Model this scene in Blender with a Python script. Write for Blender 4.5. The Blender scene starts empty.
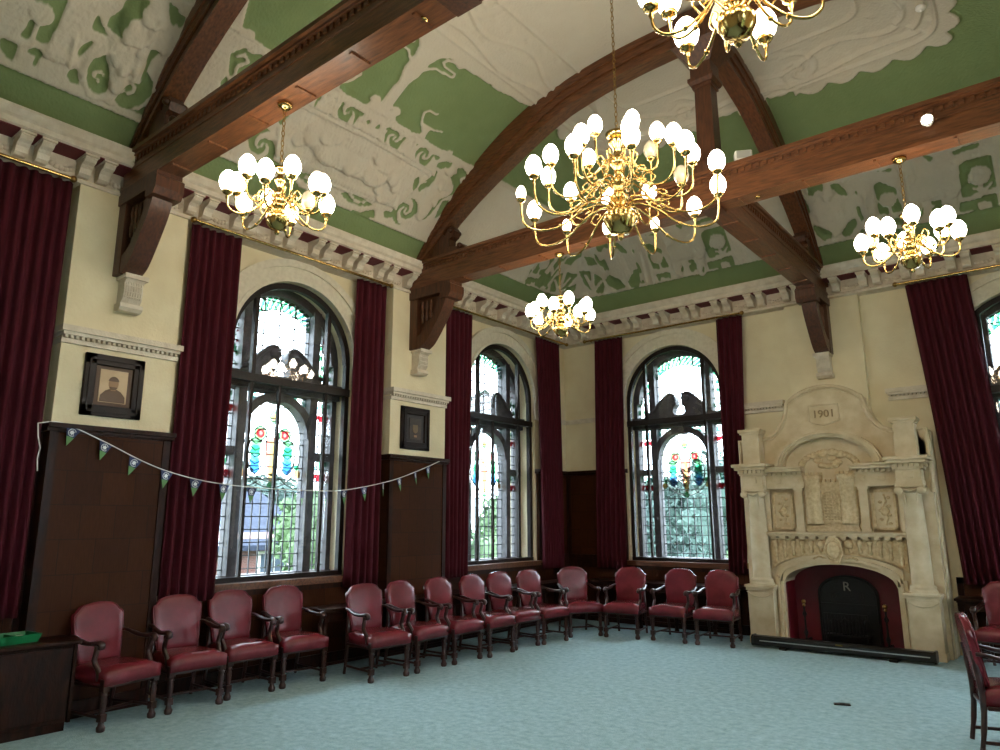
import bpy, math, random
import numpy as np
from mathutils import Vector, Matrix
PI = math.pi
S = bpy.context.scene
COL = S.collection
random.seed(4)
sin, cos = math.sin, math.cos

# ------------------------------------------------------------------ helpers
class MB:
    """collects shapes that end up as one mesh"""
    def __init__(s): s.v = []; s.f = []; s.sm = []
    def add(s, vs, fs, smooth=False):
        n = len(s.v); s.v += [tuple(v) for v in vs]
        s.f += [tuple(i + n for i in f) for f in fs]; s.sm += [smooth] * len(fs)
        return s
    def box(s, x0, x1, y0, y1, z0, z1, bv=0.0):
        x0, x1 = min(x0, x1), max(x0, x1); y0, y1 = min(y0, y1), max(y0, y1); z0, z1 = min(z0, z1), max(z0, z1)
        if bv <= 0:
            vs = [(x, y, z) for x in (x0, x1) for y in (y0, y1) for z in (z0, z1)]
            fs = [(0, 1, 3, 2), (4, 6, 7, 5), (0, 4, 5, 1), (2, 3, 7, 6), (0, 2, 6, 4), (1, 5, 7, 3)]
            return s.add(vs, fs)
        b = min(bv, (x1-x0)*.45, (y1-y0)*.45, (z1-z0)*.45)
        vs = []; idx = {}
        for i, (x, sx) in enumerate(((x0, 1), (x1, -1))):
            for j, (y, sy) in enumerate(((y0, 1), (y1, -1))):
                for k, (z, sz) in enumerate(((z0, 1), (z1, -1))):
                    for a in range(3):
                        p = [x + sx*b, y + sy*b, z + sz*b]; p[a] = (x, y, z)[a]
                        idx[i, j, k, a] = len(vs); vs.append(p)
        fs = []
        for i in (0, 1):
            fs.append([idx[i, 0, 0, 0], idx[i, 1, 0, 0], idx[i, 1, 1, 0], idx[i, 0, 1, 0]])
            fs.append([idx[0, i, 0, 1], idx[1, i, 0, 1], idx[1, i, 1, 1], idx[0, i, 1, 1]])
            fs.append([idx[0, 0, i, 2], idx[1, 0, i, 2], idx[1, 1, i, 2], idx[0, 1, i, 2]])
        for a in (0, 1):
            for c in (0, 1):
                fs.append([idx[a, c, 0, 0], idx[a, c, 1, 0], idx[a, c, 1, 1], idx[a, c, 0, 1]])
                fs.append([idx[a, 0, c, 0], idx[a, 1, c, 0], idx[a, 1, c, 2], idx[a, 0, c, 2]])
                fs.append([idx[0, a, c, 1], idx[1, a, c, 1], idx[1, a, c, 2], idx[0, a, c, 2]])
                for d in (0, 1): fs.append([idx[a, c, d, 0], idx[a, c, d, 1], idx[a, c, d, 2]])
        return s.add(vs, fs)
    def prism(s, pts, fn, a, b, smooth=False):
        """pts: 2-D outline; fn(u,v,w)->xyz; extruded w=a..b"""
        n = len(pts)
        vs = [fn(u, v, a) for u, v in pts] + [fn(u, v, b) for u, v in pts]
        s.add(vs, [tuple(range(n)), tuple(range(2*n-1, n-1, -1))])
        s.add(vs, [(i, (i+1) % n, n+(i+1) % n, n+i) for i in range(n)], smooth)
        return s
    def band(s, us, lo, hi, fn, a, b, smooth=False):
        """solid between curves lo(u) and hi(u), thickness w=a..b"""
        n = len(us); vs = []
        for u in us: vs += [fn(u, lo(u), a), fn(u, hi(u), a), fn(u, hi(u), b), fn(u, lo(u), b)]
        fs = []
        for i in range(n-1):
            p = 4*i; q = p+4
            for k in range(4): fs.append((p+k, p+(k+1) % 4, q+(k+1) % 4, q+k))
        s.add(vs, fs, smooth)
        e = 4*(n-1)
        s.add(vs, [(0, 3, 2, 1), (e, e+1, e+2, e+3)])
        return s
    def arch(s, c, zc, r0, r1, fn, a, b, a0=0.0, a1=PI, n=28):
        vs = []
        for i in range(n+1):
            t = a0+(a1-a0)*i/n
            for r, w in ((r0, a), (r1, a), (r1, b), (r0, b)): vs.append(fn(c+r*cos(t), zc+r*sin(t), w))
        fs = []
        for i in range(n):
            p = 4*i; q = p+4
            for k in range(4): fs.append((p+k, p+(k+1) % 4, q+(k+1) % 4, q+k))
        e = 4*n
        s.add(vs, fs + [(0, 3, 2, 1), (e, e+1, e+2, e+3)])
        return s
    def lathe(s, prof, c=(0, 0, 0), n=14, ax='z', smooth=True):
        vs = []
        for r, h in prof:
            for i in range(n):
                t = 2*PI*i/n
                p = (r*cos(t), r*sin(t), h)
                if ax == 'x': p = (p[2], p[0], p[1])
                if ax == 'y': p = (p[1], p[2], p[0])
                vs.append((c[0]+p[0], c[1]+p[1], c[2]+p[2]))
        m = len(prof); fs = []
        for j in range(m-1):
            for i in range(n): fs.append((j*n+i, j*n+(i+1) % n, (j+1)*n+(i+1) % n, (j+1)*n+i))
        s.add(vs, fs, smooth)
        s.add(vs, [tuple(range(n-1, -1, -1)), tuple(range((m-1)*n, m*n))])
        return s
    def tube(s, pts, r, n=8, smooth=True, flat=1.0):
        P = [Vector(p) for p in pts]; m = len(P); vs = []
        up = Vector((0, 0, 1)); prev = None
        for i, p in enumerate(P):
            t = (P[min(i+1, m-1)] - P[max(i-1, 0)]).normalized()
            if prev is None:
                nrm = t.cross(up)
                if nrm.length < .05: nrm = t.cross(Vector((1, 0, 0)))
                nrm.normalize()
            else:
                nrm = prev - t*prev.dot(t)
                if nrm.length < 1e-5: nrm = t.cross(up)
                nrm.normalize()
            prev = nrm; bn = t.cross(nrm)
            rr = r[i] if isinstance(r, (list, tuple)) else r
            for k in range(n):
                a = 2*PI*k/n
                vs.append(p + nrm*rr*cos(a) + bn*rr*sin(a)*flat)
        fs = [(j*n+i, j*n+(i+1) % n, (j+1)*n+(i+1) % n, (j+1)*n+i) for j in range(m-1) for i in range(n)]
        s.add(vs, fs, smooth)
        s.add(vs, [tuple(range(n-1, -1, -1)), tuple(range((m-1)*n, m*n))])
        return s
    def ball(s, c, r, n=10, m=7, sc=(1, 1, 1)):
        pr = [(max(1e-4, sin(PI*i/m))*r, -cos(PI*i/m)*r) for i in range(m+1)]
        q = MB().lathe(pr, n=n)
        return s.add([(c[0]+v[0]*sc[0], c[1]+v[1]*sc[1], c[2]+v[2]*sc[2]) for v in q.v], q.f, True)
    def xf(s, fn): s.v = [tuple(fn(*v)) for v in s.v]; return s
    def join(s, o, fn=None):
        n = len(s.v); s.v += [tuple(fn(*v)) if fn else v for v in o.v]
        s.f += [tuple(i+n for i in f) for f in o.f]; s.sm += o.sm
        return s
    def build(s, name, mat, parent=None, label=None, loc=None, rz=0.0):
        me = bpy.data.meshes.new(name); me.from_pydata([tuple(v) for v in s.v], [], s.f); me.update()
        me.polygons.foreach_set('use_smooth', s.sm)
        if mat: me.materials.append(mat)
        import bmesh
        bm = bmesh.new(); bm.from_mesh(me); bmesh.ops.recalc_face_normals(bm, faces=bm.faces[:]); bm.to_mesh(me); bm.free()
        o = bpy.data.objects.new(name, me); COL.objects.link(o)
        if parent: o.parent = parent
        if loc: o.location = loc
        o.rotation_euler = (0, 0, rz)
        if label: o['label'] = label
        return o
def tag(o, label, cat, group=None):
    o['label'] = label; o['category'] = cat
    if group: o['group'] = group
    return o
def thing(name, label, cat, loc=(0, 0, 0), rz=0.0, group=None):
    o = bpy.data.objects.new(name, None); COL.objects.link(o); o.empty_display_size = .1
    o.location = loc; o.rotation_euler = (0, 0, rz)
    return tag(o, label, cat, group)
def struct(name, mb, mat, parent=None):
    o = mb.build(name, mat, parent)
    if not parent: o['kind'] = 'structure'
    return o
def dup(root, loc=None, rz=None, label=None, group=None, flip=False):
    def cp(o, par):
        c = o.copy(); COL.objects.link(c)
        if par: c.parent = par
        for ch in KIDS.get(o.name, []): cp(ch, c)
        return c
    KIDS = {}
    for o in bpy.data.objects:
        if o.parent: KIDS.setdefault(o.parent.name, []).append(o)
    r = cp(root, None)
    if loc is not None: r.location = loc
    if rz is not None: r.rotation_euler = (0, 0, rz)
    if label: r['label'] = label
    if group: r['group'] = group
    return r
def lin(v, a, b, n): return [a+(b-a)*i/(n-1) for i in range(n)]
def rng(a, b, n): return [a+(b-a)*i/(n-1) for i in range(n)]
def smooth_pts(P, k=6):
    """Catmull-Rom through the points"""
    P = [Vector(p) for p in P]; out = []
    for i in range(len(P)-1):
        a = P[max(i-1, 0)]; b = P[i]; c = P[i+1]; d = P[min(i+2, len(P)-1)]
        for j in range(k):
            t = j/k
            out.append(.5*((2*b)+(c-a)*t+(2*a-5*b+4*c-d)*t*t+(3*b-a-3*c+d)*t**3))
    out.append(P[-1]); return out

# ------------------------------------------------------------------ materials
def srgb(r, g, b): return tuple(((c/255)/12.92 if c/255 <= .04045 else ((c/255+.055)/1.055)**2.4) for c in (r, g, b))+(1,)
def mat(name, col, rough=.6, metal=0, spec=.5, col2=None, nscale=8, ndetail=4, bump=0, bscale=60, stretch=None, sheen=0, coat=0, emit=None, estr=0, lo=.35, hi=.65):
    m = bpy.data.materials.new(name); m.use_nodes = True; nt = m.node_tree; b = nt.nodes['Principled BSDF']
    b.inputs['Base Color'].default_value = col; b.inputs['Roughness'].default_value = rough; b.inputs['Metallic'].default_value = metal
    b.inputs['Specular IOR Level'].default_value = spec
    if sheen: b.inputs['Sheen Weight'].default_value = sheen; b.inputs['Sheen Roughness'].default_value = .4; b.inputs['Sheen Tint'].default_value = (col[0]*2+.1, col[1]*2+.02, col[2]*2+.02, 1)
    if coat: b.inputs['Coat Weight'].default_value = coat; b.inputs['Coat Roughness'].default_value = .12
    if emit: b.inputs['Emission Color'].default_value = emit; b.inputs['Emission Strength'].default_value = estr
    tc = nt.nodes.new('ShaderNodeTexCoord'); mp = nt.nodes.new('ShaderNodeMapping'); nt.links.new(tc.outputs['Object'], mp.inputs[0])
    if stretch: mp.inputs['Scale'].default_value = stretch
    if col2:
        n = nt.nodes.new('ShaderNodeTexNoise'); n.inputs['Scale'].default_value = nscale; n.inputs['Detail'].default_value = ndetail
        nt.links.new(mp.outputs[0], n.inputs['Vector'])
        r = nt.nodes.new('ShaderNodeMapRange'); r.inputs['From Min'].default_value = lo; r.inputs['From Max'].default_value = hi
        nt.links.new(n.outputs['Fac'], r.inputs['Value'])
        mx = nt.nodes.new('ShaderNodeMix'); mx.data_type = 'RGBA'; mx.inputs[6].default_value = col; mx.inputs[7].default_value = col2
        nt.links.new(r.outputs[0], mx.inputs[0]); nt.links.new(mx.outputs[2], b.inputs['Base Color'])
    if bump:
        n = nt.nodes.new('ShaderNodeTexNoise'); n.inputs['Scale'].default_value = bscale; n.inputs['Detail'].default_value = 3
        nt.links.new(mp.outputs[0], n.inputs['Vector'])
        bp = nt.nodes.new('ShaderNodeBump'); bp.inputs['Strength'].default_value = bump; bp.inputs['Distance'].default_value = .01
        nt.links.new(n.outputs['Fac'], bp.inputs['Height']); nt.links.new(bp.outputs[0], b.inputs['Normal'])
    return m
M = {}
M['cream'] = mat('cream_wall_paint', srgb(222, 209, 174), .75, col2=srgb(214, 199, 162), nscale=3, bump=.25, bscale=40)
M['plaster'] = mat('white_plaster', srgb(214, 202, 182), .7, col2=srgb(198, 184, 162), nscale=10, bump=.5, bscale=45)
M['arch'] = mat('archivolt_plaster', srgb(216, 206, 184), .7, col2=srgb(204, 193, 170), nscale=20, bump=.2, bscale=50)
M['crimson'] = mat('crimson_paint', srgb(98, 30, 36), .7)
M['oak'] = mat('dark_oak', srgb(124, 77, 46), .3, col2=srgb(66, 40, 24), nscale=5, stretch=(1.2, 9, 9), bump=.2, bscale=20, lo=.3, hi=.75)
M['oaky'] = mat('dark_oak_long', srgb(116, 70, 42), .35, col2=srgb(66, 38, 23), nscale=5, stretch=(9, 1.2, 9), bump=.2, bscale=20, lo=.3, hi=.75)
M['oakz'] = mat('dark_oak_upright', srgb(92, 54, 32), .38, col2=srgb(52, 29, 18), nscale=5, stretch=(9, 9, 1.2), bump=.2, bscale=20, lo=.3, hi=.75)
M['darkwood'] = mat('dark_stained_wood', srgb(48, 24, 14), .38, spec=.15, col2=srgb(28, 14, 9), nscale=6, stretch=(4, 4, 1), bump=.15, bscale=20)
M['chairwood'] = mat('chair_mahogany', srgb(62, 30, 24), .28, col2=srgb(38, 18, 15), nscale=9, stretch=(3, 3, 1))
M['frame'] = mat('window_frame_brown', srgb(36, 26, 22), .45, spec=.25, col2=srgb(26, 19, 17), nscale=6)
M['mullion'] = mat('weathered_grey_mullion', srgb(74, 72, 76), .6, col2=srgb(50, 48, 52), nscale=9, bump=.3, bscale=30)
M['velvet'] = mat('crimson_velvet', srgb(76, 20, 30), .9, col2=srgb(60, 13, 22), nscale=9, sheen=.08, stretch=(3, 3, .4), spec=.2)
M['leather'] = mat('oxblood_leather', srgb(118, 38, 46), .25, coat=.1, col2=srgb(100, 31, 38), nscale=7, bump=.12, bscale=120, spec=.38)
M['brass'] = mat('polished_brass', srgb(196, 164, 100), .18, metal=1)
M['brassdark'] = mat('aged_brass', srgb(150, 120, 66), .3, metal=1)
M['lead'] = mat('lead_came', srgb(50, 52, 56), .5, metal=.3)
M['stone'] = mat('buff_stone', srgb(214, 197, 164), .75, col2=srgb(196, 175, 138), nscale=5, bump=.35, bscale=50)
M['stonedark'] = mat('buff_carved_stone', srgb(212, 190, 150), .8, col2=srgb(190, 166, 126), nscale=24, bump=.45, bscale=28)
M['iron'] = mat('black_iron', srgb(26, 25, 26), .45, metal=.4, bump=.3, bscale=40)
M['irongrey'] = mat('worn_iron', srgb(150, 140, 130), .4, metal=.6)
M['redtile'] = mat('crimson_firebox_lining', srgb(120, 18, 30), .5, col2=srgb(92, 12, 24), nscale=4)
M['black'] = mat('black_plastic', srgb(18, 18, 20), .35)
M['silver'] = mat('silver_strip', srgb(190, 190, 192), .3, metal=.8)
M['white'] = mat('white_plastic', srgb(232, 230, 224), .4)
M['paper'] = mat('white_paper', srgb(232, 228, 216), .8)
M['green_tray'] = mat('green_plastic', srgb(20, 110, 62), .4)
M['rope'] = mat('white_cord', srgb(225, 222, 215), .8)
M['slate'] = mat('slate_roof', srgb(50, 55, 68), .9, spec=.1, col2=srgb(38, 43, 54), nscale=6)
M['housewin'] = mat('house_window_glass', srgb(70, 80, 92), .2)
M['housetrim'] = mat('house_white_trim', srgb(215, 212, 205), .6)
M['bark'] = mat('tree_bark', srgb(84, 68, 52), .9, bump=.6, bscale=10)
M['leaf'] = mat('tree_leaves', srgb(80, 104, 68), .8, col2=srgb(44, 66, 44), nscale=1.2, lo=.4, hi=.6)
M['leafb'] = mat('tree_leaves_cool', srgb(68, 90, 82), .8, col2=srgb(40, 60, 56), nscale=1.2, lo=.4, hi=.6)
M['grass'] = mat('grass_ground', srgb(70, 90, 56), .9, col2=srgb(58, 78, 46), nscale=.4)

def nodes(name):
    m = bpy.data.materials.new(name); m.use_nodes = True; nt = m.node_tree
    return m, nt, nt.nodes['Principled BSDF'], nt.nodes.new, nt.links.new
# carpet
m, nt, b, N, Lk = nodes('blue_green_carpet'); M['carpet'] = m
tc = N('ShaderNodeTexCoord'); n1 = N('ShaderNodeTexNoise'); n1.inputs['Scale'].default_value = 14; n1.inputs['Detail'].default_value = 6; n1.inputs['Roughness'].default_value = .75
Lk(tc.outputs['Object'], n1.inputs['Vector'])
r = N('ShaderNodeValToRGB'); r.color_ramp.elements[0].position = .3; r.color_ramp.elements[0].color = srgb(138, 170, 178); r.color_ramp.elements[1].position = .68; r.color_ramp.elements[1].color = srgb(180, 210, 216)
Lk(n1.outputs['Fac'], r.inputs[0]); Lk(r.outputs[0], b.inputs['Base Color']); b.inputs['Roughness'].default_value = .95; b.inputs['Specular IOR Level'].default_value = .15
n2 = N('ShaderNodeTexNoise'); n2.inputs['Scale'].default_value = 90; Lk(tc.outputs['Object'], n2.inputs['Vector'])
bp = N('ShaderNodeBump'); bp.inputs['Strength'].default_value = .6; bp.inputs['Distance'].default_value = .01; Lk(n2.outputs['Fac'], bp.inputs['Height']); Lk(bp.outputs[0], b.inputs['Normal'])
# oak panelling made of small square boards
def panelling(name, swap):
    m, nt, b, N, Lk = nodes(name)
    tc = N('ShaderNodeTexCoord'); sx = N('ShaderNodeSeparateXYZ'); cx = N('ShaderNodeCombineXYZ'); Lk(tc.outputs['Object'], sx.inputs[0])
    Lk(sx.outputs['Y' if swap else 'X'], cx.inputs['X']); Lk(sx.outputs['Z'], cx.inputs['Y'])
    br = N('ShaderNodeTexBrick'); br.offset = .5; br.inputs['Scale'].default_value = 1; br.inputs['Brick Width'].default_value = .30; br.inputs['Row Height'].default_value = .30
    br.inputs['Mortar Size'].default_value = .004; br.inputs['Color1'].default_value = srgb(68, 36, 18); br.inputs['Color2'].default_value = srgb(56, 29, 15); br.inputs['Mortar'].default_value = srgb(44, 27, 18)
    Lk(cx.outputs[0], br.inputs['Vector'])
    mp = N('ShaderNodeMapping'); mp.inputs['Scale'].default_value = (14, 1.5, 1); Lk(cx.outputs[0], mp.inputs[0])
    n = N('ShaderNodeTexNoise'); n.inputs['Scale'].default_value = 6; n.inputs['Detail'].default_value = 5; Lk(mp.outputs[0], n.inputs['Vector'])
    mx = N('ShaderNodeMix'); mx.data_type = 'RGBA'; mx.blend_type = 'MULTIPLY'; mx.inputs[0].default_value = .8
    rr = N('ShaderNodeMapRange'); rr.inputs['To Min'].default_value = .45; rr.inputs['To Max'].default_value = 1.35; Lk(n.outputs['Fac'], rr.inputs['Value'])
    Lk(br.outputs['Color'], mx.inputs[6]); Lk(rr.outputs[0], mx.inputs[7]); Lk(mx.outputs[2], b.inputs['Base Color']); b.inputs['Roughness'].default_value = .45; b.inputs['Specular IOR Level'].default_value = .08
    return m
M['panel_left'] = panelling('oak_panelling', True); M['panel_far'] = panelling('oak_panelling_far', False)
# house brick
m, nt, b, N, Lk = nodes('red_brick'); M['brick'] = m
tc = N('ShaderNodeTexCoord'); sx = N('ShaderNodeSeparateXYZ'); cx = N('ShaderNodeCombineXYZ'); Lk(tc.outputs['Object'], sx.inputs[0])
ad = N('ShaderNodeMath'); Lk(sx.outputs['X'], ad.inputs[0]); Lk(sx.outputs['Y'], ad.inputs[1]); Lk(ad.outputs[0], cx.inputs['X']); Lk(sx.outputs['Z'], cx.inputs['Y'])
br = N('ShaderNodeTexBrick'); br.inputs['Scale'].default_value = 4; br.inputs['Color1'].default_value = srgb(112, 70, 64); br.inputs['Color2'].default_value = srgb(98, 58, 54); br.inputs['Mortar'].default_value = srgb(120, 106, 98)
Lk(cx.outputs[0], br.inputs['Vector']); Lk(br.outputs['Color'], b.inputs['Base Color'])
# ceiling: green ground, off-white relief where the modelled relief stands
m, nt, b, N, Lk = nodes('ceiling_plaster_on_green'); M['ceiling'] = m
at = N('ShaderNodeAttribute'); at.attribute_name = 'relief'
rr = N('ShaderNodeMapRange'); rr.inputs['From Min'].default_value = .48; rr.inputs['From Max'].default_value = .72; Lk(at.outputs['Fac'], rr.inputs['Value'])
tc = N('ShaderNodeTexCoord'); n = N('ShaderNodeTexNoise'); n.inputs['Scale'].default_value = 5; n.inputs['Detail'].default_value = 5; Lk(tc.outputs['Object'], n.inputs['Vector'])
g = N('ShaderNodeMix'); g.data_type = 'RGBA'; g.inputs[6].default_value = srgb(114, 131, 88); g.inputs[7].default_value = srgb(128, 145, 101); Lk(n.outputs['Fac'], g.inputs[0])
w = N('ShaderNodeMix'); w.data_type = 'RGBA'; w.inputs[6].default_value = srgb(192, 182, 164); w.inputs[7].default_value = srgb(202, 193, 176); Lk(n.outputs['Fac'], w.inputs[0])
x = N('ShaderNodeMix'); x.data_type = 'RGBA'; Lk(rr.outputs[0], x.inputs[0]); Lk(g.outputs[2], x.inputs[6]); Lk(w.outputs[2], x.inputs[7]); Lk(x.outputs[2], b.inputs['Base Color'])
b.inputs['Roughness'].default_value = .8; b.inputs['Specular IOR Level'].default_value = .2
n2 = N('ShaderNodeTexNoise'); n2.inputs['Scale'].default_value = 34; n2.inputs['Detail'].default_value = 4; Lk(tc.outputs['Object'], n2.inputs['Vector'])
bp = N('ShaderNodeBump'); bp.inputs['Strength'].default_value = .55; bp.inputs['Distance'].default_value = .015; Lk(n2.outputs['Fac'], bp.inputs['Height']); Lk(bp.outputs[0], b.inputs['Normal'])
# glass
def glass(name, attr=None, gloss=.06, tint=(1, 1, 1, 1)):
    m, nt, b, N, Lk = nodes(name); nt.nodes.remove(b); out = nt.nodes['Material Output']
    t = N('ShaderNodeBsdfTransparent'); t.inputs[0].default_value = tint
    gl = N('ShaderNodeBsdfGlossy'); gl.inputs['Roughness'].default_value = 0
    mx = N('ShaderNodeMixShader'); fr = N('ShaderNodeFresnel')
    ge = N('ShaderNodeNewGeometry'); mr = N('ShaderNodeMapRange'); mr.inputs['To Min'].default_value = 1.5; mr.inputs['To Max'].default_value = 1/1.5
    Lk(ge.outputs['Backfacing'], mr.inputs['Value']); Lk(mr.outputs[0], fr.inputs[0])
    if gloss > 0: Lk(fr.outputs[0], mx.inputs[0])
    else: mx.inputs[0].default_value = .02
    Lk(t.outputs[0], mx.inputs[1]); Lk(gl.outputs[0], mx.inputs[2]); Lk(mx.outputs[0], out.inputs[0])
    if attr:
        a = N('ShaderNodeAttribute'); a.attribute_name = attr; Lk(a.outputs['Color'], t.inputs[0])
    return m
M['pane'] = glass('clear_pane'); M['stained'] = glass('stained_leaded_glass', 'tint', 0)
# lamp shades
M['shade_lit'] = mat('opal_shade_lit', srgb(255, 244, 222), .3, emit=(1, .89, .72, 1), estr=10.5)
M['shade_off'] = mat('opal_shade_unlit', srgb(150, 144, 124), .2, spec=.6, emit=(1, .86, .62, 1), estr=.0)
# ------------------------------------------------------------------ the room (metres; camera stands at x=0, y=0)
XL, YF, XR, YN = -7.2, 10.85, 1.88, -5.0       # wall planes
SILL, ARC, WR = 1.0, 3.65, .875                # window sill, arch centre height, half width
TH = .55; PC = (-1.09, 2.91, 6.91); PW = .53
def Lf(s, z, d): return (XL-d, s, z)           # wall co-ordinates: along, up, outward
def Ff(s, z, d): return (s, YF+d, z)
def Rf(s, z, d): return (XR+d, s, z)
def Nf(s, z, d): return (s, YN-d, z)
def wall(name, fn, s0, s1, wins):
    mb = MB(); cuts = sorted(wins); a = s0
    for c in cuts:
        mb.band([a, c-WR], lambda u: 0, lambda u: 5.6, fn, 0, TH)
        us = [c-WR*cos(PI*i/24) for i in range(25)]
        mb.band([c-WR, c+WR], lambda u: 0, lambda u: SILL, fn, 0, TH)
        mb.band(us, lambda u: ARC+math.sqrt(max(0, WR**2-(u-c)**2)), lambda u: 5.6, fn, 0, TH)
        a = c+WR
    mb.band([a, s1], lambda u: 0, lambda u: 5.6, fn, 0, TH)
    return struct(name, mb, M['cream'])
WL = [-3, 1, 5, 9]; WF = [-5.08, -.24]
wall('wall_left', Lf, YN, YF+TH, WL)
wall('wall_far', Ff, XL-TH, XR+TH, WF)
wall('wall_right', Rf, YN, YF+TH, WL)  # out of view; its window openings are added to let daylight in
wall('wall_near', Nf, XL-TH, XR+TH, [])
struct('floor', MB().box(XL-TH, XR+TH, YN-TH, YF+TH, -.2, 0), M['carpet'])

# pilasters (upper painted, lower panelled), dado panelling, string courses
tn = [0]
def trim(mb, m):
    tn[0] += 1; return struct('trim_%d' % tn[0], mb, M[m])
for c in PC:
    trim(MB().band([c-PW, c+PW], lambda u: 2.5, lambda u: 4.84, Lf, -.19, .05), 'cream')
    trim(MB().band([c-PW, c+PW], lambda u: 2.5, lambda u: 4.84, Rf, -.19, .05), 'cream')
trim(MB().band([-3.14, -2.12], lambda u: 2.3, lambda u: 4.84, Ff, -.12, .05), 'cream')
def pan(fn, s0, s1, z0, z1, d, key):
    mb = MB(); mb.band([s0, s1], lambda u: z0, lambda u: z1, fn, d, .02)
    o = trim(mb, key)
    st = MB()                                   # edge stiles and rails
    w = .07
    for a, b in ((s0, s0+w), (s1-w, s1)): st.band([a, b], lambda u: z0, lambda u: z1, fn, d-.012, d+.01)
    st.band([s0, s1], lambda u: z1-w, lambda u: z1, fn, d-.012, d+.01)
    st.band([s0, s1], lambda u: z0, lambda u: z0+.14, fn, d-.02, d+.01)
    trim(st, 'darkwood')
def cap(fn, s0, s1, z, d, e=.0, key='darkwood'):
    mb = MB().band([s0-e, s1+e], lambda u: z-.06, lambda u: z-.03, fn, d-.03, 0).band([s0-e, s1+e], lambda u: z-.03, lambda u: z+.01, fn, d-.055, 0)
    trim(mb, key)
for fn, key in ((Lf, 'panel_left'), (Rf, 'panel_left')):
    for c in PC:
        pan(fn, c-PW-.01, c+PW+.01, 0, 2.5, -.21, key); cap(fn, c-PW-.01, c+PW+.01, 2.5, -.21, .03)
    for a, b in ((YN, -3), (-3, 1), (1, 5), (5, 9), (9, YF)):
        pass
    for c in WL:
        pan(fn, c-1.39 if c > -3 else YN, c+1.39, 0, SILL-.06, -.05, key)
        pan(fn, c-1.45, c-WR-.03, SILL-.06, 2.5, -.05, key)
        if c < 9: pan(fn, c+WR+.03, c+1.40, SILL-.06, 2.5, -.05, key)
    pan(fn, 10.39, YF-.02, 0, SILL-.06, -.05, key); pan(fn, 9+WR+.04, YF-.02, SILL-.06, 2.5, -.05, key); cap(fn, 9+WR, YF-.02, 2.5, -.05)
for a, b in ((XL, -3.9), (-1.36, XR)): pan(Ff, a, b, 0, SILL-.06, -.05, 'panel_far')
pan(Ff, XL+.05, -5.08-WR-.04, SILL-.06, 2.5, -.05, 'panel_far'); cap(Ff, XL+.05, -5.08-WR, 2.5, -.05)
pan(Ff, -.24+WR+.04, XR, SILL-.06, 2.5, -.05, 'panel_far'); cap(Ff, -.24+WR, XR, 2.5, -.05)
def string(fn, s0, s1, d, thick=True):
    mb = MB(); e = .03 if thick else 0; Q = .055
    if thick:
        mb.band([s0-e, s1+e], lambda u: 3.40-Q, lambda u: 3.455-Q, fn, d-.09, 0)
        mb.band([s0-e+.02, s1+e-.02], lambda u: 3.37-Q, lambda u: 3.40-Q, fn, d-.065, 0)
        mb.band([s0-.01, s1+.01], lambda u: 3.30-Q, lambda u: 3.345-Q, fn, d-.025, 0)
        n = int((s1-s0)/.045)
        for i in range(n):
            a = s0+(s1-s0)*(i+.2)/n; mb.band([a, a+.026], lambda u: 3.345-Q, lambda u: 3.372-Q, fn, d-.05, 0)
    else:
        mb.band([s0, s1], lambda u: 3.36, lambda u: 3.42, fn, d-.035, 0); mb.band([s0, s1], lambda u: 3.42, lambda u: 3.435, fn, d-.05, 0)
    trim(mb, 'plaster')
for c in PC: string(Lf, c-PW, c+PW, -.19); string(Rf, c-PW, c+PW, -.19)
string(Lf, 9+1.15, YF-.01, 0, False); string(Ff, XL+.01, -5.08-1.15, 0, False)
string(Ff, -5.08+1.15, -3.3, -.02, True); string(Ff, -1.88, -.24-1.15, -.02, True); string(Ff, -.24+1.15, XR, 0, False)
for fn, ws in ((Lf, WL), (Rf, WL), (Ff, WF)):
    for c in ws:
        mb = MB(); mb.arch(c, ARC, WR, 1.15, fn, -.03, .02); mb.arch(c, ARC, 1.06, 1.15, fn, -.06, .02); mb.arch(c, ARC, WR, WR+.05, fn, -.045, .02)
        for sg in (-1, 1):
            a, b = sorted((c+sg*WR, c+sg*1.15)); mb.band([a, b], lambda u: 3.43, lambda u: ARC, fn, -.03, .02); mb.band([a, b], lambda u: 3.36, lambda u: 3.43, fn, -.05, .02)
        trim(mb, 'arch')
        # wooden sill board
        trim(MB().band([c-.93, c+.93], lambda u: SILL-.07, lambda u: SILL-.03, fn, -.075, .0).band([c-.95, c+.95], lambda u: SILL-.03, lambda u: SILL+.005, fn, -.10, .3), 'oak')
# cornice with brackets, swept round the room
def sweep(prof, key):
    mb = MB(); n = len(prof); vs = []
    for o, z in prof: vs += [(XL+o, YN+o, z), (XR-o, YN+o, z), (XR-o, YF-o, z), (XL+o, YF-o, z)]
    fs = []
    for j in range(n):
        k = (j+1) % n
        for i in range(4): fs.append((j*4+i, j*4+(i+1) % 4, k*4+(i+1) % 4, k*4+i))
    mb.add(vs, fs); return trim(mb, key)
sweep([(-.02, 4.79), (.215, 4.79), (.215, 4.82), (.18, 4.84), (.14, 4.845), (.14, 5.03), (-.02, 5.03)], 'plaster')
sweep([(.0, 5.028), (.37, 5.028), (.37, 5.04), (.0, 5.04)], 'crimson')
sweep([(-.02, 5.04), (.38, 5.04), (.40, 5.05), (.40, 5.10), (.43, 5.12), (.46, 5.17), (.46, 5.195), (-.02, 5.2)], 'plaster')
mb = MB()
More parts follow.
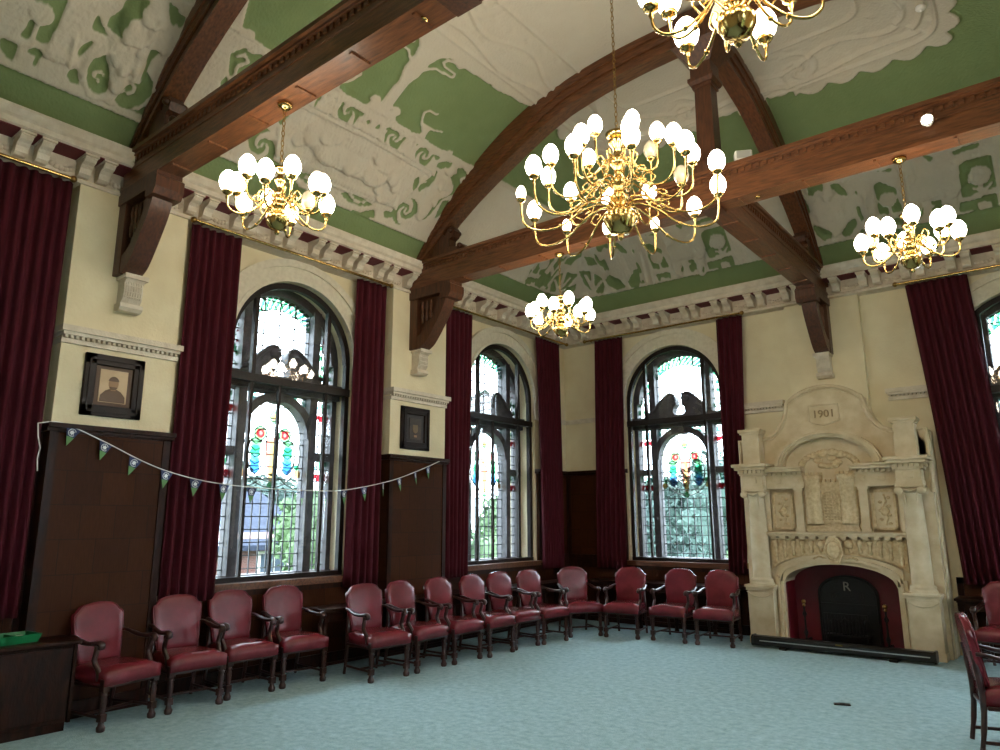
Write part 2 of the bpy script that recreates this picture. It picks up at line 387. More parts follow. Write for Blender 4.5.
def brk(fn, s):
    w = .05
    pr = [(-.12, 5.035), (-.35, 5.035), (-.36, 5.0), (-.33, 4.97), (-.28, 4.955), (-.25, 4.93), (-.235, 4.88), (-.2, 4.86), (-.12, 4.86)]
    mb.prism(pr, lambda u, v, w_: fn(s+w_, v, u), -w, w)
    mb.prism([(-.12, 5.036), (-.375, 5.036), (-.375, 5.015), (-.12, 5.015)], lambda u, v, w_: fn(s+w_, v, u), -w-.012, w+.012)
def swag(fn, a, b):
    for i in range(5):
        t = (i+.5)/5; s = a+(b-a)*t; q = fn(s, 4.93-.03*sin(PI*t), -.145); mb.ball(q, .028, 7, 5)
s = YN+.5; k = 0
while s < YF-.45:
    if min(abs(s-c) for c in PC) > .16:
        brk(Lf, s); brk(Rf, s)
    d = .17 if k % 2 == 0 else .36
    if k % 2: swag(Lf, s+.08, s+d-.08)
    s += d; k += 1
s = XL+.42; k = 0
while s < XR-.4:
    if abs(s+2.66) > .16: brk(Ff, s); brk(Nf, s)
    d = .17 if k % 2 == 0 else .36
    if k % 2: swag(Ff, s+.08, s+d-.08)
    s += d; k += 1
trim(mb, 'plaster')

# ------------------------------------------------------------------ coved ceiling with plaster relief
X0, CA, Z0, RI, CP, YS, YS2 = -2.66, 4.29, 5.15, 1.95, 3.0, 6.31, -.46
TR = {'B':[('G',[(0.085,0.7224),(0.069,0.6495),(0.114,0.6225),(0.121,0.5798),(0.164,0.5533),(0.256,0.5373),(0.4,0.539),(0.456,0.5508),(0.497,0.5375),(0.665,0.5357),(0.771,0.535),(0.943,0.5322),(1.104,0.5335),(1.201,0.5296),(1.327,0.5231),(1.493,0.5234),(1.721,0.511),(1.844,0.5057),(1.897,0.5335),(1.935,0.5709),(1.933,0.6497),(1.897,0.6754),(1.821,0.7265),(1.697,0.722),(1.67,0.7297),(1.676,0.7343),(1.469,0.7351),(1.229,0.7372),(1.228,0.7274),(1.164,0.73),(1.054,0.7387),(0.948,0.7413),(0.821,0.739),(0.717,0.7348),(0.691,0.7256),(0.706,0.7195),(0.642,0.7304),(0.511,0.7383),(0.369,0.7363),(0.229,0.7344),(0.197,0.7265),(0.236,0.7204),(0.212,0.7094),(0.147,0.7049),(0.1,0.7089),(0.074,0.7213)],0),('S',[(0.088,0.6165),(0.105,0.5983),(0.217,0.5795),(0.376,0.5776),(0.472,0.5746),(0.465,0.5636),(0.299,0.5645),(0.237,0.5562),(0.258,0.5448),(0.364,0.5387),(0.434,0.5447)],0.035),('S',[(0.644,0.7174),(0.55,0.7092),(0.488,0.6858),(0.54,0.6741),(0.646,0.6761),(0.668,0.6693)],0.03),('S',[(0.596,0.7104),(0.739,0.7109),(0.899,0.7026)],0.03),('C',[(0.513,0.7071),(0.717,0.7101),(0.716,0.7337),(0.679,0.7372)],0),('S',[(1.709,0.5127),(1.837,0.5158),(1.897,0.5335),(1.867,0.559)],0.03),('R',[(0.352,0.7705)],0.14),('R',[(0.872,0.7732)],0.14),('G',[(0.16,0.7582),(0.263,0.7551),(0.2,0.7651)],0),('G',[(0.445,0.7578),(0.497,0.7574),(0.475,0.7681)],0),('G',[(0.537,0.7863),(0.591,0.786),(0.561,0.7885)],0),('G',[(0.086,0.7875),(0.18,0.7855),(0.132,0.7896)],0),('G',[(0.042,0.7731),(0.067,0.7605),(0.113,0.7688)],0),('G',[(0.654,0.7588),(0.701,0.7568),(0.691,0.7622)],0),('G',[(0.984,0.759),(1.117,0.759),(1.075,0.7695)],0),('G',[(0.584,0.7584),(0.605,0.7551),(0.618,0.762)],0),('G',[(0.986,0.8456),(0.957,0.829),(0.992,0.8202),(1.029,0.8321),(1.113,0.8176),(1.165,0.7893),(1.203,0.7909),(1.201,0.824),(1.135,0.8496)],0),('S',[(1.076,0.8496),(1.043,0.8353),(1.141,0.824)],0.03),('G',[(1.154,0.7835),(1.12,0.7727),(1.218,0.7611),(1.336,0.7567),(1.268,0.7719),(1.224,0.7823)],0),('G',[(1.443,0.7595),(1.539,0.7562),(1.636,0.7627),(1.714,0.7586),(1.798,0.7788),(1.757,0.801),(1.717,0.8132),(1.636,0.8235),(1.529,0.8419),(1.482,0.8866),(1.443,0.8988),(1.37,0.903),(1.432,0.8754),(1.444,0.8369),(1.587,0.8269),(1.577,0.8029),(1.422,0.7849),(1.497,0.7741)],0),('S',[(1.668,0.8167),(1.683,0.7925),(1.605,0.7797),(1.67,0.7697),(1.733,0.7791)],0.035),('R',[(1.077,0.9008)],0.2),('G',[(1.592,0.8901),(1.552,0.8468),(1.642,0.8386),(1.693,0.8633)],0),('G',[(1.665,0.8436),(1.733,0.8166),(1.761,0.8327),(1.713,0.8469)],0),('G',[(0.068,0.9196),(0.154,0.9161),(0.34,0.9118),(0.611,0.917),(0.692,0.9372),(0.542,0.9435),(0.3,0.9415),(0.124,0.9347)],0),('S',[(0.043,0.9261),(0.279,0.9359),(0.471,0.932),(0.633,0.9193)],0.06),('S',[(0.205,0.9164),(0.331,0.9228),(0.448,0.9194)],0.03),('G',[(-0.226,0.924),(-0.076,0.9199),(0.013,0.9245),(-0.037,0.9308),(-0.174,0.9323)],0),('G',[(0.768,0.9187),(0.916,0.9139),(0.93,0.9241),(0.844,0.9306)],0),('L',[(-0.521,0.7772),(1.136,0.7895)],0.03),('L',[(-0.43,0.7898),(1.092,0.7996)],0.02),('L',[(1.136,0.7895),(0.899,0.8962)],0.03),('L',[(0.899,0.8962),(-0.047,0.908)],0.03),('L',[(0.874,0.8902),(-0.078,0.8998)],0.015),('F',[(-0.432,0.8658),(-0.007,0.8598)],0.16),('F',[(-0.007,0.8598),(0.409,0.8563)],0.2),('F',[(0.336,0.8576),(0.592,0.8354)],0.22),('F',[(0.617,0.8415),(0.737,0.8606)],0.12),('F',[(0.33,0.8234),(0.468,0.8247)],0.14),('F',[(0.492,0.877),(0.593,0.889),(0.78,0.8809)],0.09),('F',[(-0.557,0.8748),(-0.358,0.8673)],0.12),('F',[(1.358,0.7714)],0.13),('F',[(1.277,0.814),(1.331,0.853),(1.349,0.8845)],0.2),('F',[(1.369,0.8072),(1.533,0.8085),(1.426,0.8467)],0.1)],'A':[('G',[(0.576,0.7849),(0.513,0.7744),(0.401,0.7618),(0.438,0.7804),(0.421,0.7911),(0.495,0.7936),(0.52,0.8135),(0.506,0.8324),(0.563,0.8363),(0.635,0.8349),(0.623,0.8172),(0.572,0.8018)],0),('G',[(0.729,0.8229),(0.695,0.8309),(0.637,0.8417),(0.553,0.8485),(0.656,0.8484),(0.733,0.8476)],0),('G',[(0.75,0.8897),(0.753,0.8808),(0.717,0.8667),(0.668,0.8622),(0.714,0.8835),(0.746,0.8955)],0),('G',[(0.567,0.8692),(0.632,0.8827),(0.646,0.8994),(0.619,0.9155),(0.553,0.9256),(0.485,0.925),(0.441,0.9171),(0.479,0.8888),(0.54,0.8812)],0),('S',[(0.581,0.9095),(0.579,0.9025),(0.544,0.8988),(0.508,0.9031)],0.025),('S',[(0.542,0.911),(0.52,0.9155)],0.02),('G',[(0.771,0.9185),(0.726,0.9089),(0.684,0.9205),(0.653,0.9271),(0.713,0.9302),(0.765,0.9253)],0),('G',[(0.29,0.8926),(0.216,0.8849),(0.177,0.87),(0.112,0.8747),(0.084,0.8959),(0.142,0.9151),(0.225,0.9275),(0.316,0.9279),(0.361,0.9204),(0.339,0.9029)],0),('S',[(0.331,0.9102),(0.264,0.9114),(0.223,0.9067),(0.236,0.898),(0.289,0.8931)],0.03),('G',[(0.243,0.8313),(0.186,0.8277),(0.157,0.832),(0.194,0.8476),(0.192,0.8679),(0.218,0.8801),(0.232,0.851)],0),('G',[(0.265,0.7538),(0.155,0.7565),(0.065,0.7618),(0.042,0.7746),(0.088,0.7833),(0.155,0.7792),(0.214,0.7706)],0),('S',[(0.144,0.7761),(0.104,0.7805),(0.061,0.771),(0.076,0.7612),(0.148,0.7595)],0.03),('G',[(0.253,0.9311),(0.131,0.9271),(0.031,0.9133),(0.034,0.9314),(0.118,0.9325)],0),('G',[(0.044,0.8158),(0.015,0.8001),(0.034,0.7662),(-0.008,0.7635),(-0.02,0.8022),(0.005,0.8231)],0),('G',[(1.185,0.8451),(0.963,0.8226),(0.979,0.8957),(1.013,0.8985),(1.194,0.9026),(1.164,0.8871),(1.169,0.8613)],0),('O',[(1.099,0.8591),(1.015,0.851)],0),('S',[(1.095,0.875),(1.103,0.9147)],0.035),('G',[(1.312,0.9098),(1.176,0.9123),(1.166,0.9212),(1.175,0.9358),(1.256,0.9285),(1.283,0.9253)],0),('G',[(1.096,0.907),(0.998,0.906),(1.007,0.9282),(1.052,0.9289),(1.029,0.9172),(1.102,0.9155)],0),('S',[(1.346,0.9072),(1.159,0.9053),(0.994,0.8999)],0.06),('C',[(1.184,0.9194),(1.029,0.9187),(1.042,0.9338),(1.172,0.9356)],0),('K',[(0.491,0.93),(0.444,0.9387)],0.05),('K',[(0.424,0.9281),(0.377,0.9369)],0.05),('K',[(0.372,0.9274),(0.316,0.9357)],0.05),('L',[(0.991,0.9054),(0.79,0.9021)],0.03),('L',[(0.79,0.9021),(0.814,0.8676)],0.02),('L',[(0.977,0.897),(0.753,0.8961)],0.02),('F',[(0.338,0.7768)],0.2),('F',[(0.406,0.8053),(0.409,0.8501)],0.26),('F',[(0.436,0.869),(0.391,0.9195)],0.14),('F',[(0.346,0.8612),(0.373,0.896)],0.14),('F',[(0.173,0.8103),(0.148,0.7896)],0.25),('F',[(0.489,0.8),(0.473,0.8224),(0.373,0.8194)],0.12),('F',[(0.289,0.8391),(0.241,0.8821)],0.1),('L',[(0.569,0.8645),(0.66,0.8851),(0.657,0.9094),(0.562,0.9293),(0.476,0.9289)],0.04),('L',[(0.294,0.9294),(0.148,0.9203),(0.081,0.8856),(0.145,0.8673)],0.04)],'D':[('G',[(0.894,0.8317),(0.983,0.8339),(1.135,0.858),(1.12,0.8702),(1.149,0.9094),(0.938,0.9098),(0.879,0.9046)],0),('O',[(1.01,0.8751),(1.113,0.8801)],0),('S',[(1.016,0.8907),(0.994,0.9319)],0.035),('S',[(0.674,0.9056),(1.241,0.9183)],0.06),('G',[(0.885,0.9199),(1.131,0.9232),(1.113,0.9378),(0.901,0.9377)],0),('C',[(0.943,0.9307),(1.095,0.9351),(1.045,0.96),(0.941,0.9583)],0),('G',[(1.328,0.9198),(1.392,0.9083),(1.356,0.9282)],0),('G',[(1.469,0.9166),(1.594,0.9151),(1.577,0.9307),(1.474,0.9342)],0),('G',[(1.661,0.9321),(1.719,0.9115),(1.695,0.9336)],0),('G',[(1.48,0.795),(1.611,0.8084),(1.555,0.8157)],0),('G',[(1.8,0.8068),(2.1,0.8021),(2.068,0.813),(1.815,0.8155)],0),('G',[(0.943,0.8038),(1.168,0.8088),(1.111,0.8138)],0),('G',[(1.485,0.9029),(1.591,0.9065),(1.585,0.9124),(1.476,0.9107)],0),('G',[(1.841,0.8375),(2.183,0.8348),(2.178,0.9055),(1.814,0.9113)],0),('O',[(2.027,0.8722),(2.152,0.8764)],0),('S',[(2.023,0.8886),(2.018,0.9297)],0.04),('S',[(1.945,0.8979),(2.052,0.9063),(2.142,0.8946)],0.03),('G',[(1.769,0.9208),(2.166,0.9185),(2.168,0.9407),(2.089,0.9395),(1.945,0.9444),(1.882,0.9372),(1.764,0.9366)],0),('S',[(1.739,0.9148),(2.204,0.9135)],0.05),('C',[(1.951,0.9267),(2.12,0.9307),(2.053,0.9524),(1.969,0.9489)],0),('F',[(1.36,0.8595),(1.748,0.8599)],0.35),('F',[(1.292,0.8963),(1.283,0.925)],0.12),('F',[(1.715,0.8923),(1.649,0.9316)],0.12),('F',[(1.295,0.8298),(1.277,0.8016)],0.15),('G',[(0.115,0.7962),(0.299,0.7978),(0.313,0.8076),(0.191,0.8126),(0.148,0.822),(0.094,0.8191)],0),('G',[(0.386,0.8059),(0.483,0.8056),(0.556,0.8327),(0.567,0.8445),(0.467,0.8364)],0),('G',[(0.032,0.8955),(0.174,0.899),(0.258,0.9106),(0.228,0.9301),(0.12,0.9335),(0.056,0.9178)],0),('G',[(0.447,0.9084),(0.587,0.8991),(0.579,0.9142),(0.465,0.9347),(0.381,0.9338),(0.372,0.9207)],0),('G',[(0.018,0.8209),(0.042,0.8339),(0.054,0.8633),(0.013,0.8613),(-0.003,0.8433)],0),('G',[(0.621,0.8744),(0.66,0.8763),(0.677,0.9032),(0.638,0.9116)],0),('G',[(0.565,0.9337),(0.66,0.9252),(0.66,0.9351)],0),('G',[(0.658,0.8382),(0.69,0.8344),(0.667,0.8552)],0),('F',[(0.294,0.8583),(0.294,0.8964)],0.3),('F',[(0.323,0.8199)],0.16),('L',[(0.879,0.8336),(0.799,0.9335)],0.03),('L',[(0.765,0.8493),(0.683,0.9286)],0.03),('L',[(1.259,0.817),(1.241,0.9183)],0.03),('K',[(0.251,0.9336),(0.247,0.9461)],0.05),('K',[(0.299,0.9345),(0.296,0.948)],0.05),('K',[(0.35,0.9351),(0.359,0.9479)],0.05)],'E':[('G',[(-6.208,0.8696),(-6.068,0.8719),(-5.918,0.8959),(-5.926,0.9184),(-5.995,0.937),(-6.164,0.9325),(-6.241,0.9075)],0),('S',[(-6.025,0.8759),(-6.178,0.9374)],0.05),('S',[(-6.154,0.8832),(-6.154,0.9092),(-6.151,0.9276)],0.04),('S',[(-5.946,0.9059),(-6.048,0.917),(-6.135,0.9287)],0.04),('G',[(-5.87,0.9045),(-5.724,0.8894),(-5.589,0.9039),(-5.571,0.9234),(-5.571,0.9364),(-5.741,0.935),(-5.848,0.9223)],0),('G',[(-5.486,0.9369),(-5.3,0.9232),(-5.33,0.8958),(-5.228,0.8946),(-5.269,0.9243),(-5.347,0.9419)],0),('G',[(-6.017,0.828),(-5.893,0.8349),(-5.88,0.8558),(-6.024,0.8561)],0),('G',[(-5.822,0.8475),(-5.705,0.8432),(-5.714,0.8726),(-5.802,0.8794)],0)]}
def ceil_z(w): return Z0+RI*(1-np.minimum(w, 1.012)**CP)
def axis_lines(lo, hi, fine, coarse, step, big):
    out = []; v = lo
    while v < hi: out.append(v); v += step if fine(v) else big
    out.append(hi); return np.array(out)
gx = axis_lines(-7.1, 1.78, lambda v: v < 0.2, None, .014, .06)
gy = axis_lines(-4.9, 10.75, lambda v: v > 1.35, None, .014, .08)
GX, GY = np.meshgrid(gx, gy)
U = np.abs(GX-X0)/CA; V = np.maximum(0, (GY-YS)/CA); V2 = np.maximum(0, (YS2-GY)/CA)
W = (U**14+V**14+V2**14)**(1/14)
H = np.zeros_like(W); MK = np.ones_like(W)          # relief height, relief mask
def pip(px, py, poly):
    ins = np.zeros(px.shape, bool); n = len(poly)
    for i in range(n):
        x1, y1 = poly[i]; x2, y2 = poly[(i+1) % n]
        if y1 == y2: continue
        c = ((y1 > py) != (y2 > py)) & (px < (x2-x1)*(py-y1)/(y2-y1)+x1)
        ins ^= c
    return ins
KW = 6.2                                             # metres of slope per unit of w in the frieze
def segd(px, py, pts):
    d = np.full(px.shape, 9.0); py = py*KW
    P = [(a, b*KW) for a, b in pts]
    if len(P) == 1: return np.hypot(px-P[0][0], py-P[0][1])
    for (x1, y1), (x2, y2) in zip(P, P[1:]):
        L = (x2-x1)**2+(y2-y1)**2+1e-9
        t = np.clip(((px-x1)*(x2-x1)+(py-y1)*(y2-y1))/L, 0, 1)
        d = np.minimum(d, np.hypot(px-x1-t*(x2-x1), py-y1-t*(y2-y1)))
    return d
def paint(sel, ps, pw, items):
    """sel: indices of the vertices; ps,pw: their panel co-ordinates"""
    m = MK[sel]; h = H[sel]
    for kind, pts, wd in items:
        if len(pts) == 1 and kind == 'F': lo_s = hi_s = pts[0][0]
        ss = [p[0] for p in pts]; r = wd+.25
        near = (ps > min(ss)-r) & (ps < max(ss)+r)
        if not near.any(): continue
        a, b = ps[near], pw[near]; mm = m[near]; hh = h[near]
        if kind == 'G': mm[pip(a, b, pts)] = 0
        elif kind == 'C': mm[pip(a, b, pts)] = 1
        elif kind in 'SK': mm[segd(a, b, pts) < wd/2+.004] = 1
        elif kind == 'O':
            d = segd(a, b, pts[:1]); R_ = math.hypot(pts[1][0]-pts[0][0], (pts[1][1]-pts[0][1])*KW)
            k_ = d < R_*(1+.07*np.sin(14*np.arctan2(b*KW-pts[0][1]*KW, a-pts[0][0]))); mm[k_] = 1; hh[k_] += .02*np.sqrt(np.clip(1-(d[k_]/R_)**2, 0, 1))
        elif kind == 'R':
            dx = a-pts[0][0]; dy = (b-pts[0][1])*KW; d = np.hypot(dx, dy); th = np.arctan2(dy, dx)
            k_ = d < wd; g_ = k_ & (np.sin(2*th+5.5*np.log(d+.01)) > .1) & (d > wd*.1) & (d < wd*.95); mm[g_] = 0
        elif kind == 'L': d = segd(a, b, pts); hh += np.clip(1-d/(wd*.9+.012), 0, 1)*.035
        elif kind == 'F': d = segd(a, b, pts); q = np.clip(1-(d/(wd*.62))**2, 0, 1); hh += np.sqrt(q)*.045*(q > 0)
        m[near] = mm; h[near] = hh
    MK[sel] = m; H[sel] = h
LEFT = (U >= V) & (U >= V2); FAR = (V > U)
band = W > .944
scal = .012*np.abs(np.sin(GY*16))*((np.sin(GY*5.3) > -.2))
# side bays: panel design mirrored about each bay centre, repeated every 4 m
sidebay = LEFT & (GY < 6.85)
idx = np.nonzero(sidebay & (W > .3)); bays = np.abs((GY[idx]-5.02+2) % 4-2)   # distance from bay centre (bay centres 1, 5, ...)
paint(idx, bays, W[idx], TR['B'])
# near-left bay: the frieze has figures, urn trees and pedestals
idx = np.nonzero(LEFT & (GY < 2.9) & (GY > 1.0) & (W > .73)); MK[idx] = 1; H[idx] = 0; paint(idx, 2.80-GY[idx], W[idx], TR['A'])
# far bay: crown plaster with scalloped edge, green field, frieze
fb = (GY > 6.85)
edge = .52+.02*np.abs(np.sin(np.where(FAR, GX, GY)*9))-.03*(np.abs(np.abs(GX-X0)-.35) < .16)*FAR
MK[fb & (W > edge) & (W < .73)] = 0
fr = FAR & (W > .69) & (GX > X0); idx = np.nonzero(fr); paint(idx, GX[idx]+2.51, W[idx], TR['D'])
fr = FAR & (W > .69) & (GX < X0); idx = np.nonzero(fr); paint(idx, GX[idx]+5.86, W[idx], TR['D']); paint(idx, GX[idx], W[idx], TR['E'])
fl = LEFT & fb & (W > .69); idx = np.nonzero(fl); paint(idx, np.abs(GY[idx]-10.15), W[idx], [t for t in TR['D'] if max(p[0] for p in t[1]) < 1.3])
paint(idx, 10.6+(-6.95)-GY[idx]+0, W[idx], TR['E'])
MK[band] = 0; H[band] = 0
for w0, hh in ((.938, .012), (.734, .015)): H += np.clip(1-np.abs(W-w0)*KW/.03, 0, 1)*hh*(W > .66)
# low relief of the crown: ribbon lines, rosettes
cr = (W < .50)
T = np.where(FAR, GX, GY)
H += 1.5*cr*(np.clip(1-np.abs(W-.492)/.006, 0, 1)*.02+np.clip(1-np.abs(W-.468+.012*np.sin(T*4))/.009, 0, 1)*.022+np.clip(1-np.abs(W-.41-.02*np.sin(T*5))/.008, 0, 1)*.016+np.clip(1-np.abs(W-.34)/.008, 0, 1)*.014)
H += cr*(W > .35)*(W < .485)*.008*np.maximum(0, np.sin(T*22+np.sin(W*60)*2))*np.maximum(0, np.sin(W*110+T*3))
for cx_, cy_ in ((-4.2, 5), (-4.2, 1), (-1.1, 5), (-2.0, 8.2), (-3.4, 8.2)):
    d = np.hypot(GX-cx_, GY-cy_); a = np.arctan2(GY-cy_, GX-cx_)
    H += (d < .3)*.012*np.maximum(0, np.sin(2*a+d*40))*np.clip((.3-d)/.06, 0, 1)
H += (MK > .5)*(W > .73)*(W < .944)*.006*np.sin(GX*70+3*np.sin(GY*31))*np.sin(GY*64+2*np.sin(GX*27))
def blur(A):
    B_ = A.copy(); B_[1:-1, 1:-1] = (4*A[1:-1, 1:-1]+2*(A[:-2, 1:-1]+A[2:, 1:-1]+A[1:-1, :-2]+A[1:-1, 2:])+A[:-2, :-2]+A[2:, 2:]+A[:-2, 2:]+A[2:, :-2])/16
    return B_
MKb = blur(MK); Hb = H
Z = ceil_z(W)+.045*(1-MKb)-Hb*1.3
ny, nx = W.shape
verts = np.stack([GX.ravel(), GY.ravel(), Z.ravel()], 1)
ii = np.arange((ny-1)*(nx-1)); r_ = ii//(nx-1); c_ = ii % (nx-1); p_ = r_*nx+c_
faces = np.stack([p_, p_+nx, p_+nx+1, p_+1], 1)
me = bpy.data.meshes.new('ceiling'); me.vertices.add(len(verts)); me.vertices.foreach_set('co', verts.ravel())
me.loops.add(faces.size); me.loops.foreach_set('vertex_index', faces.ravel().astype(np.int32))
me.polygons.add(len(faces)); me.polygons.foreach_set('loop_start', np.arange(0, faces.size, 4, dtype=np.int32)); me.polygons.foreach_set('loop_total', np.full(len(faces), 4, np.int32))
me.update(); me.validate(); me.polygons.foreach_set('use_smooth', np.ones(len(faces), bool))
at = me.attributes.new('relief', 'FLOAT', 'POINT'); at.data.foreach_set('value', MKb.ravel())
me.materials.append(M['ceiling'])
o = bpy.data.objects.new('ceiling', me); COL.objects.link(o); o['kind'] = 'structure'
# solid roof slab above, so that no sky leaks in over the walls
struct('trim_0', MB().box(XL-TH, XR+TH, YN-TH, YF+TH, 7.35, 7.5).box(XL-TH, XL, YN-TH, YF+TH, 5.5, 7.35).box(XR, XR+TH, YN-TH, YF+TH, 5.5, 7.35).box(XL, XR, YN-TH, YN, 5.5, 7.35).box(XL, XR, YF, YF+TH, 5.5, 7.35), M['darkwood'])
# ------------------------------------------------------------------ windows
def glass_mesh():
    """leaded glazing of one window in local co-ordinates (s, z); colour per vertex"""
    st = .0145; ss = np.arange(-WR, WR+st, st); zs = np.arange(SILL, ARC+WR+st, st)
    A, B = np.meshgrid(ss, zs); C = np.ones(A.shape+(3,))*np.array([.90, .95, .97])
    rs = np.random.RandomState(3)
    def put(mask, col): C[mask] = col if min(col) > .9 else col**1.4*.24
    GR = np.array([.10, .62, .34]); GR2 = np.array([.35, .80, .45]); BL = np.array([.12, .42, .80]); TQ = np.array([.25, .75, .78]); RD = np.array([.80, .06, .09]); PK = np.array([.95, .45, .38]); OR = np.array([.98, .66, .30]); WH = np.array([.99, .99, .97])
    r = np.hypot(A, B-ARC); th = np.arctan2(B-ARC, A)
    ce = np.abs(A) < .5
    # garland of leaves round the top
    g = (r > .60) & (r < .80) & (B > ARC) & ce; t = (th*9+(r-.6)*9) % 1.0
    put(g & (t < .4), GR); put(g & (t >= .4) & (t < .68), GR2); put(g & (t >= .68) & (t < .8), TQ); put(g & (th < 1.15) & (t > .55) & (t < .8), BL); put(g & (t >= .8), WH)
    sd = (np.abs(A) > .55) & (B > 3.36)
    t = np.sin(A*34+3*np.sin(B*9))*np.sin(B*26+2*np.sin(A*21)); put(sd & (t > .25), GR2); put(sd & (t > .62), GR); put(sd & (t < -.8), RD)
    # side lights: rows of tulips under swags
    for zt in (3.16, 2.40):
        b = (np.abs(A) > .55) & (B < zt) & (B > zt-.26) & (np.abs(A) < .86)
        u = ((np.abs(A)-.55)/.105) % 1.0; v = zt-B
        put(b & (v > .16) & (np.abs(u-.5)+(v-.2)*2.2 < .48), RD); put(b & (v < .13) & (np.abs(u-.35-v*2) < .16), GR); put(b & (v < .13) & (np.abs(u-.75-v*1.4) < .1), TQ); put(b & (v > .12) & (v < .165), WH)
    # centre light
    c0 = np.hypot(A, B-2.45); a = np.abs(A)
    put((c0 < .40) & (c0 > .33), WH)
    for zz, rr_, col in ((2.56, .095, GR2), (2.46, .1, GR), (2.35, .10, TQ), (2.28, .09, BL)):
        put(np.hypot((a-.225)*1.25, B-zz) < rr_*.9, col)
    put((np.hypot((a-.225)*1.25, B-2.32) < .09) & (np.sin(A*60+B*80) > .2), BL)
    put(np.hypot(a-.17, B-2.69) < .085, GR2); put(np.hypot(a-.17, B-2.69) < .058, RD); put(np.hypot(a-.17, B-2.69) < .024, PK)
    put((a < .085-.10*np.clip(2.45-B, 0, 1)*1.4) & (B < 2.66) & (B > 2.14), PK); put((a < .03) & (B < 2.60) & (B > 2.10), OR)
    put((a+np.abs(B-2.9)*.6 < .075), GR2); put((a+np.abs(B-2.9)*.6 < .035), OR)
    put((a+np.abs(B-2.06)*.9 < .06), GR2)
    put(np.hypot(a-.38, B-2.22) < .05, OR); put(np.hypot(a-.36, B-2.30) < .04, GR)
    sp = ce & (B > 2.72) & (B < 3.2) & (np.hypot(A, B-2.68) > .5); t = np.sin(A*44+2*np.sin(B*30))*np.sin(B*40); put(sp & (t > .15), GR2); put(sp & (t > .6), TQ); put(sp & (t < -.75), RD)
    inside = (B <= ARC) | (r <= WR+.01)
    ny, nx = A.shape
    q = inside[:-1, :-1] & inside[1:, 1:] & inside[1:, :-1] & inside[:-1, 1:]
    i, j = np.nonzero(q); p = i*nx+j
    F = np.stack([p, p+1, p+nx+1, p+nx], 1)
    me = bpy.data.meshes.new('glass'); me.from_pydata(np.stack([A.ravel(), np.zeros(A.size), B.ravel()], 1).tolist(), [], F.tolist())
    at = me.attributes.new('tint', 'FLOAT_COLOR', 'POINT'); at.data.foreach_set('color', np.concatenate([C.reshape(-1, 3), np.ones((A.size, 1))], 1).ravel())
    me.materials.append(M['stained']); return me
GM = glass_mesh()
def I(s, z, d): return (s, d, z)                  # local window frame: x along, y outward, z up
ww = WR-.005
def half(u, c=0, r=WR): return math.sqrt(max(0, r*r-(u-c)**2))
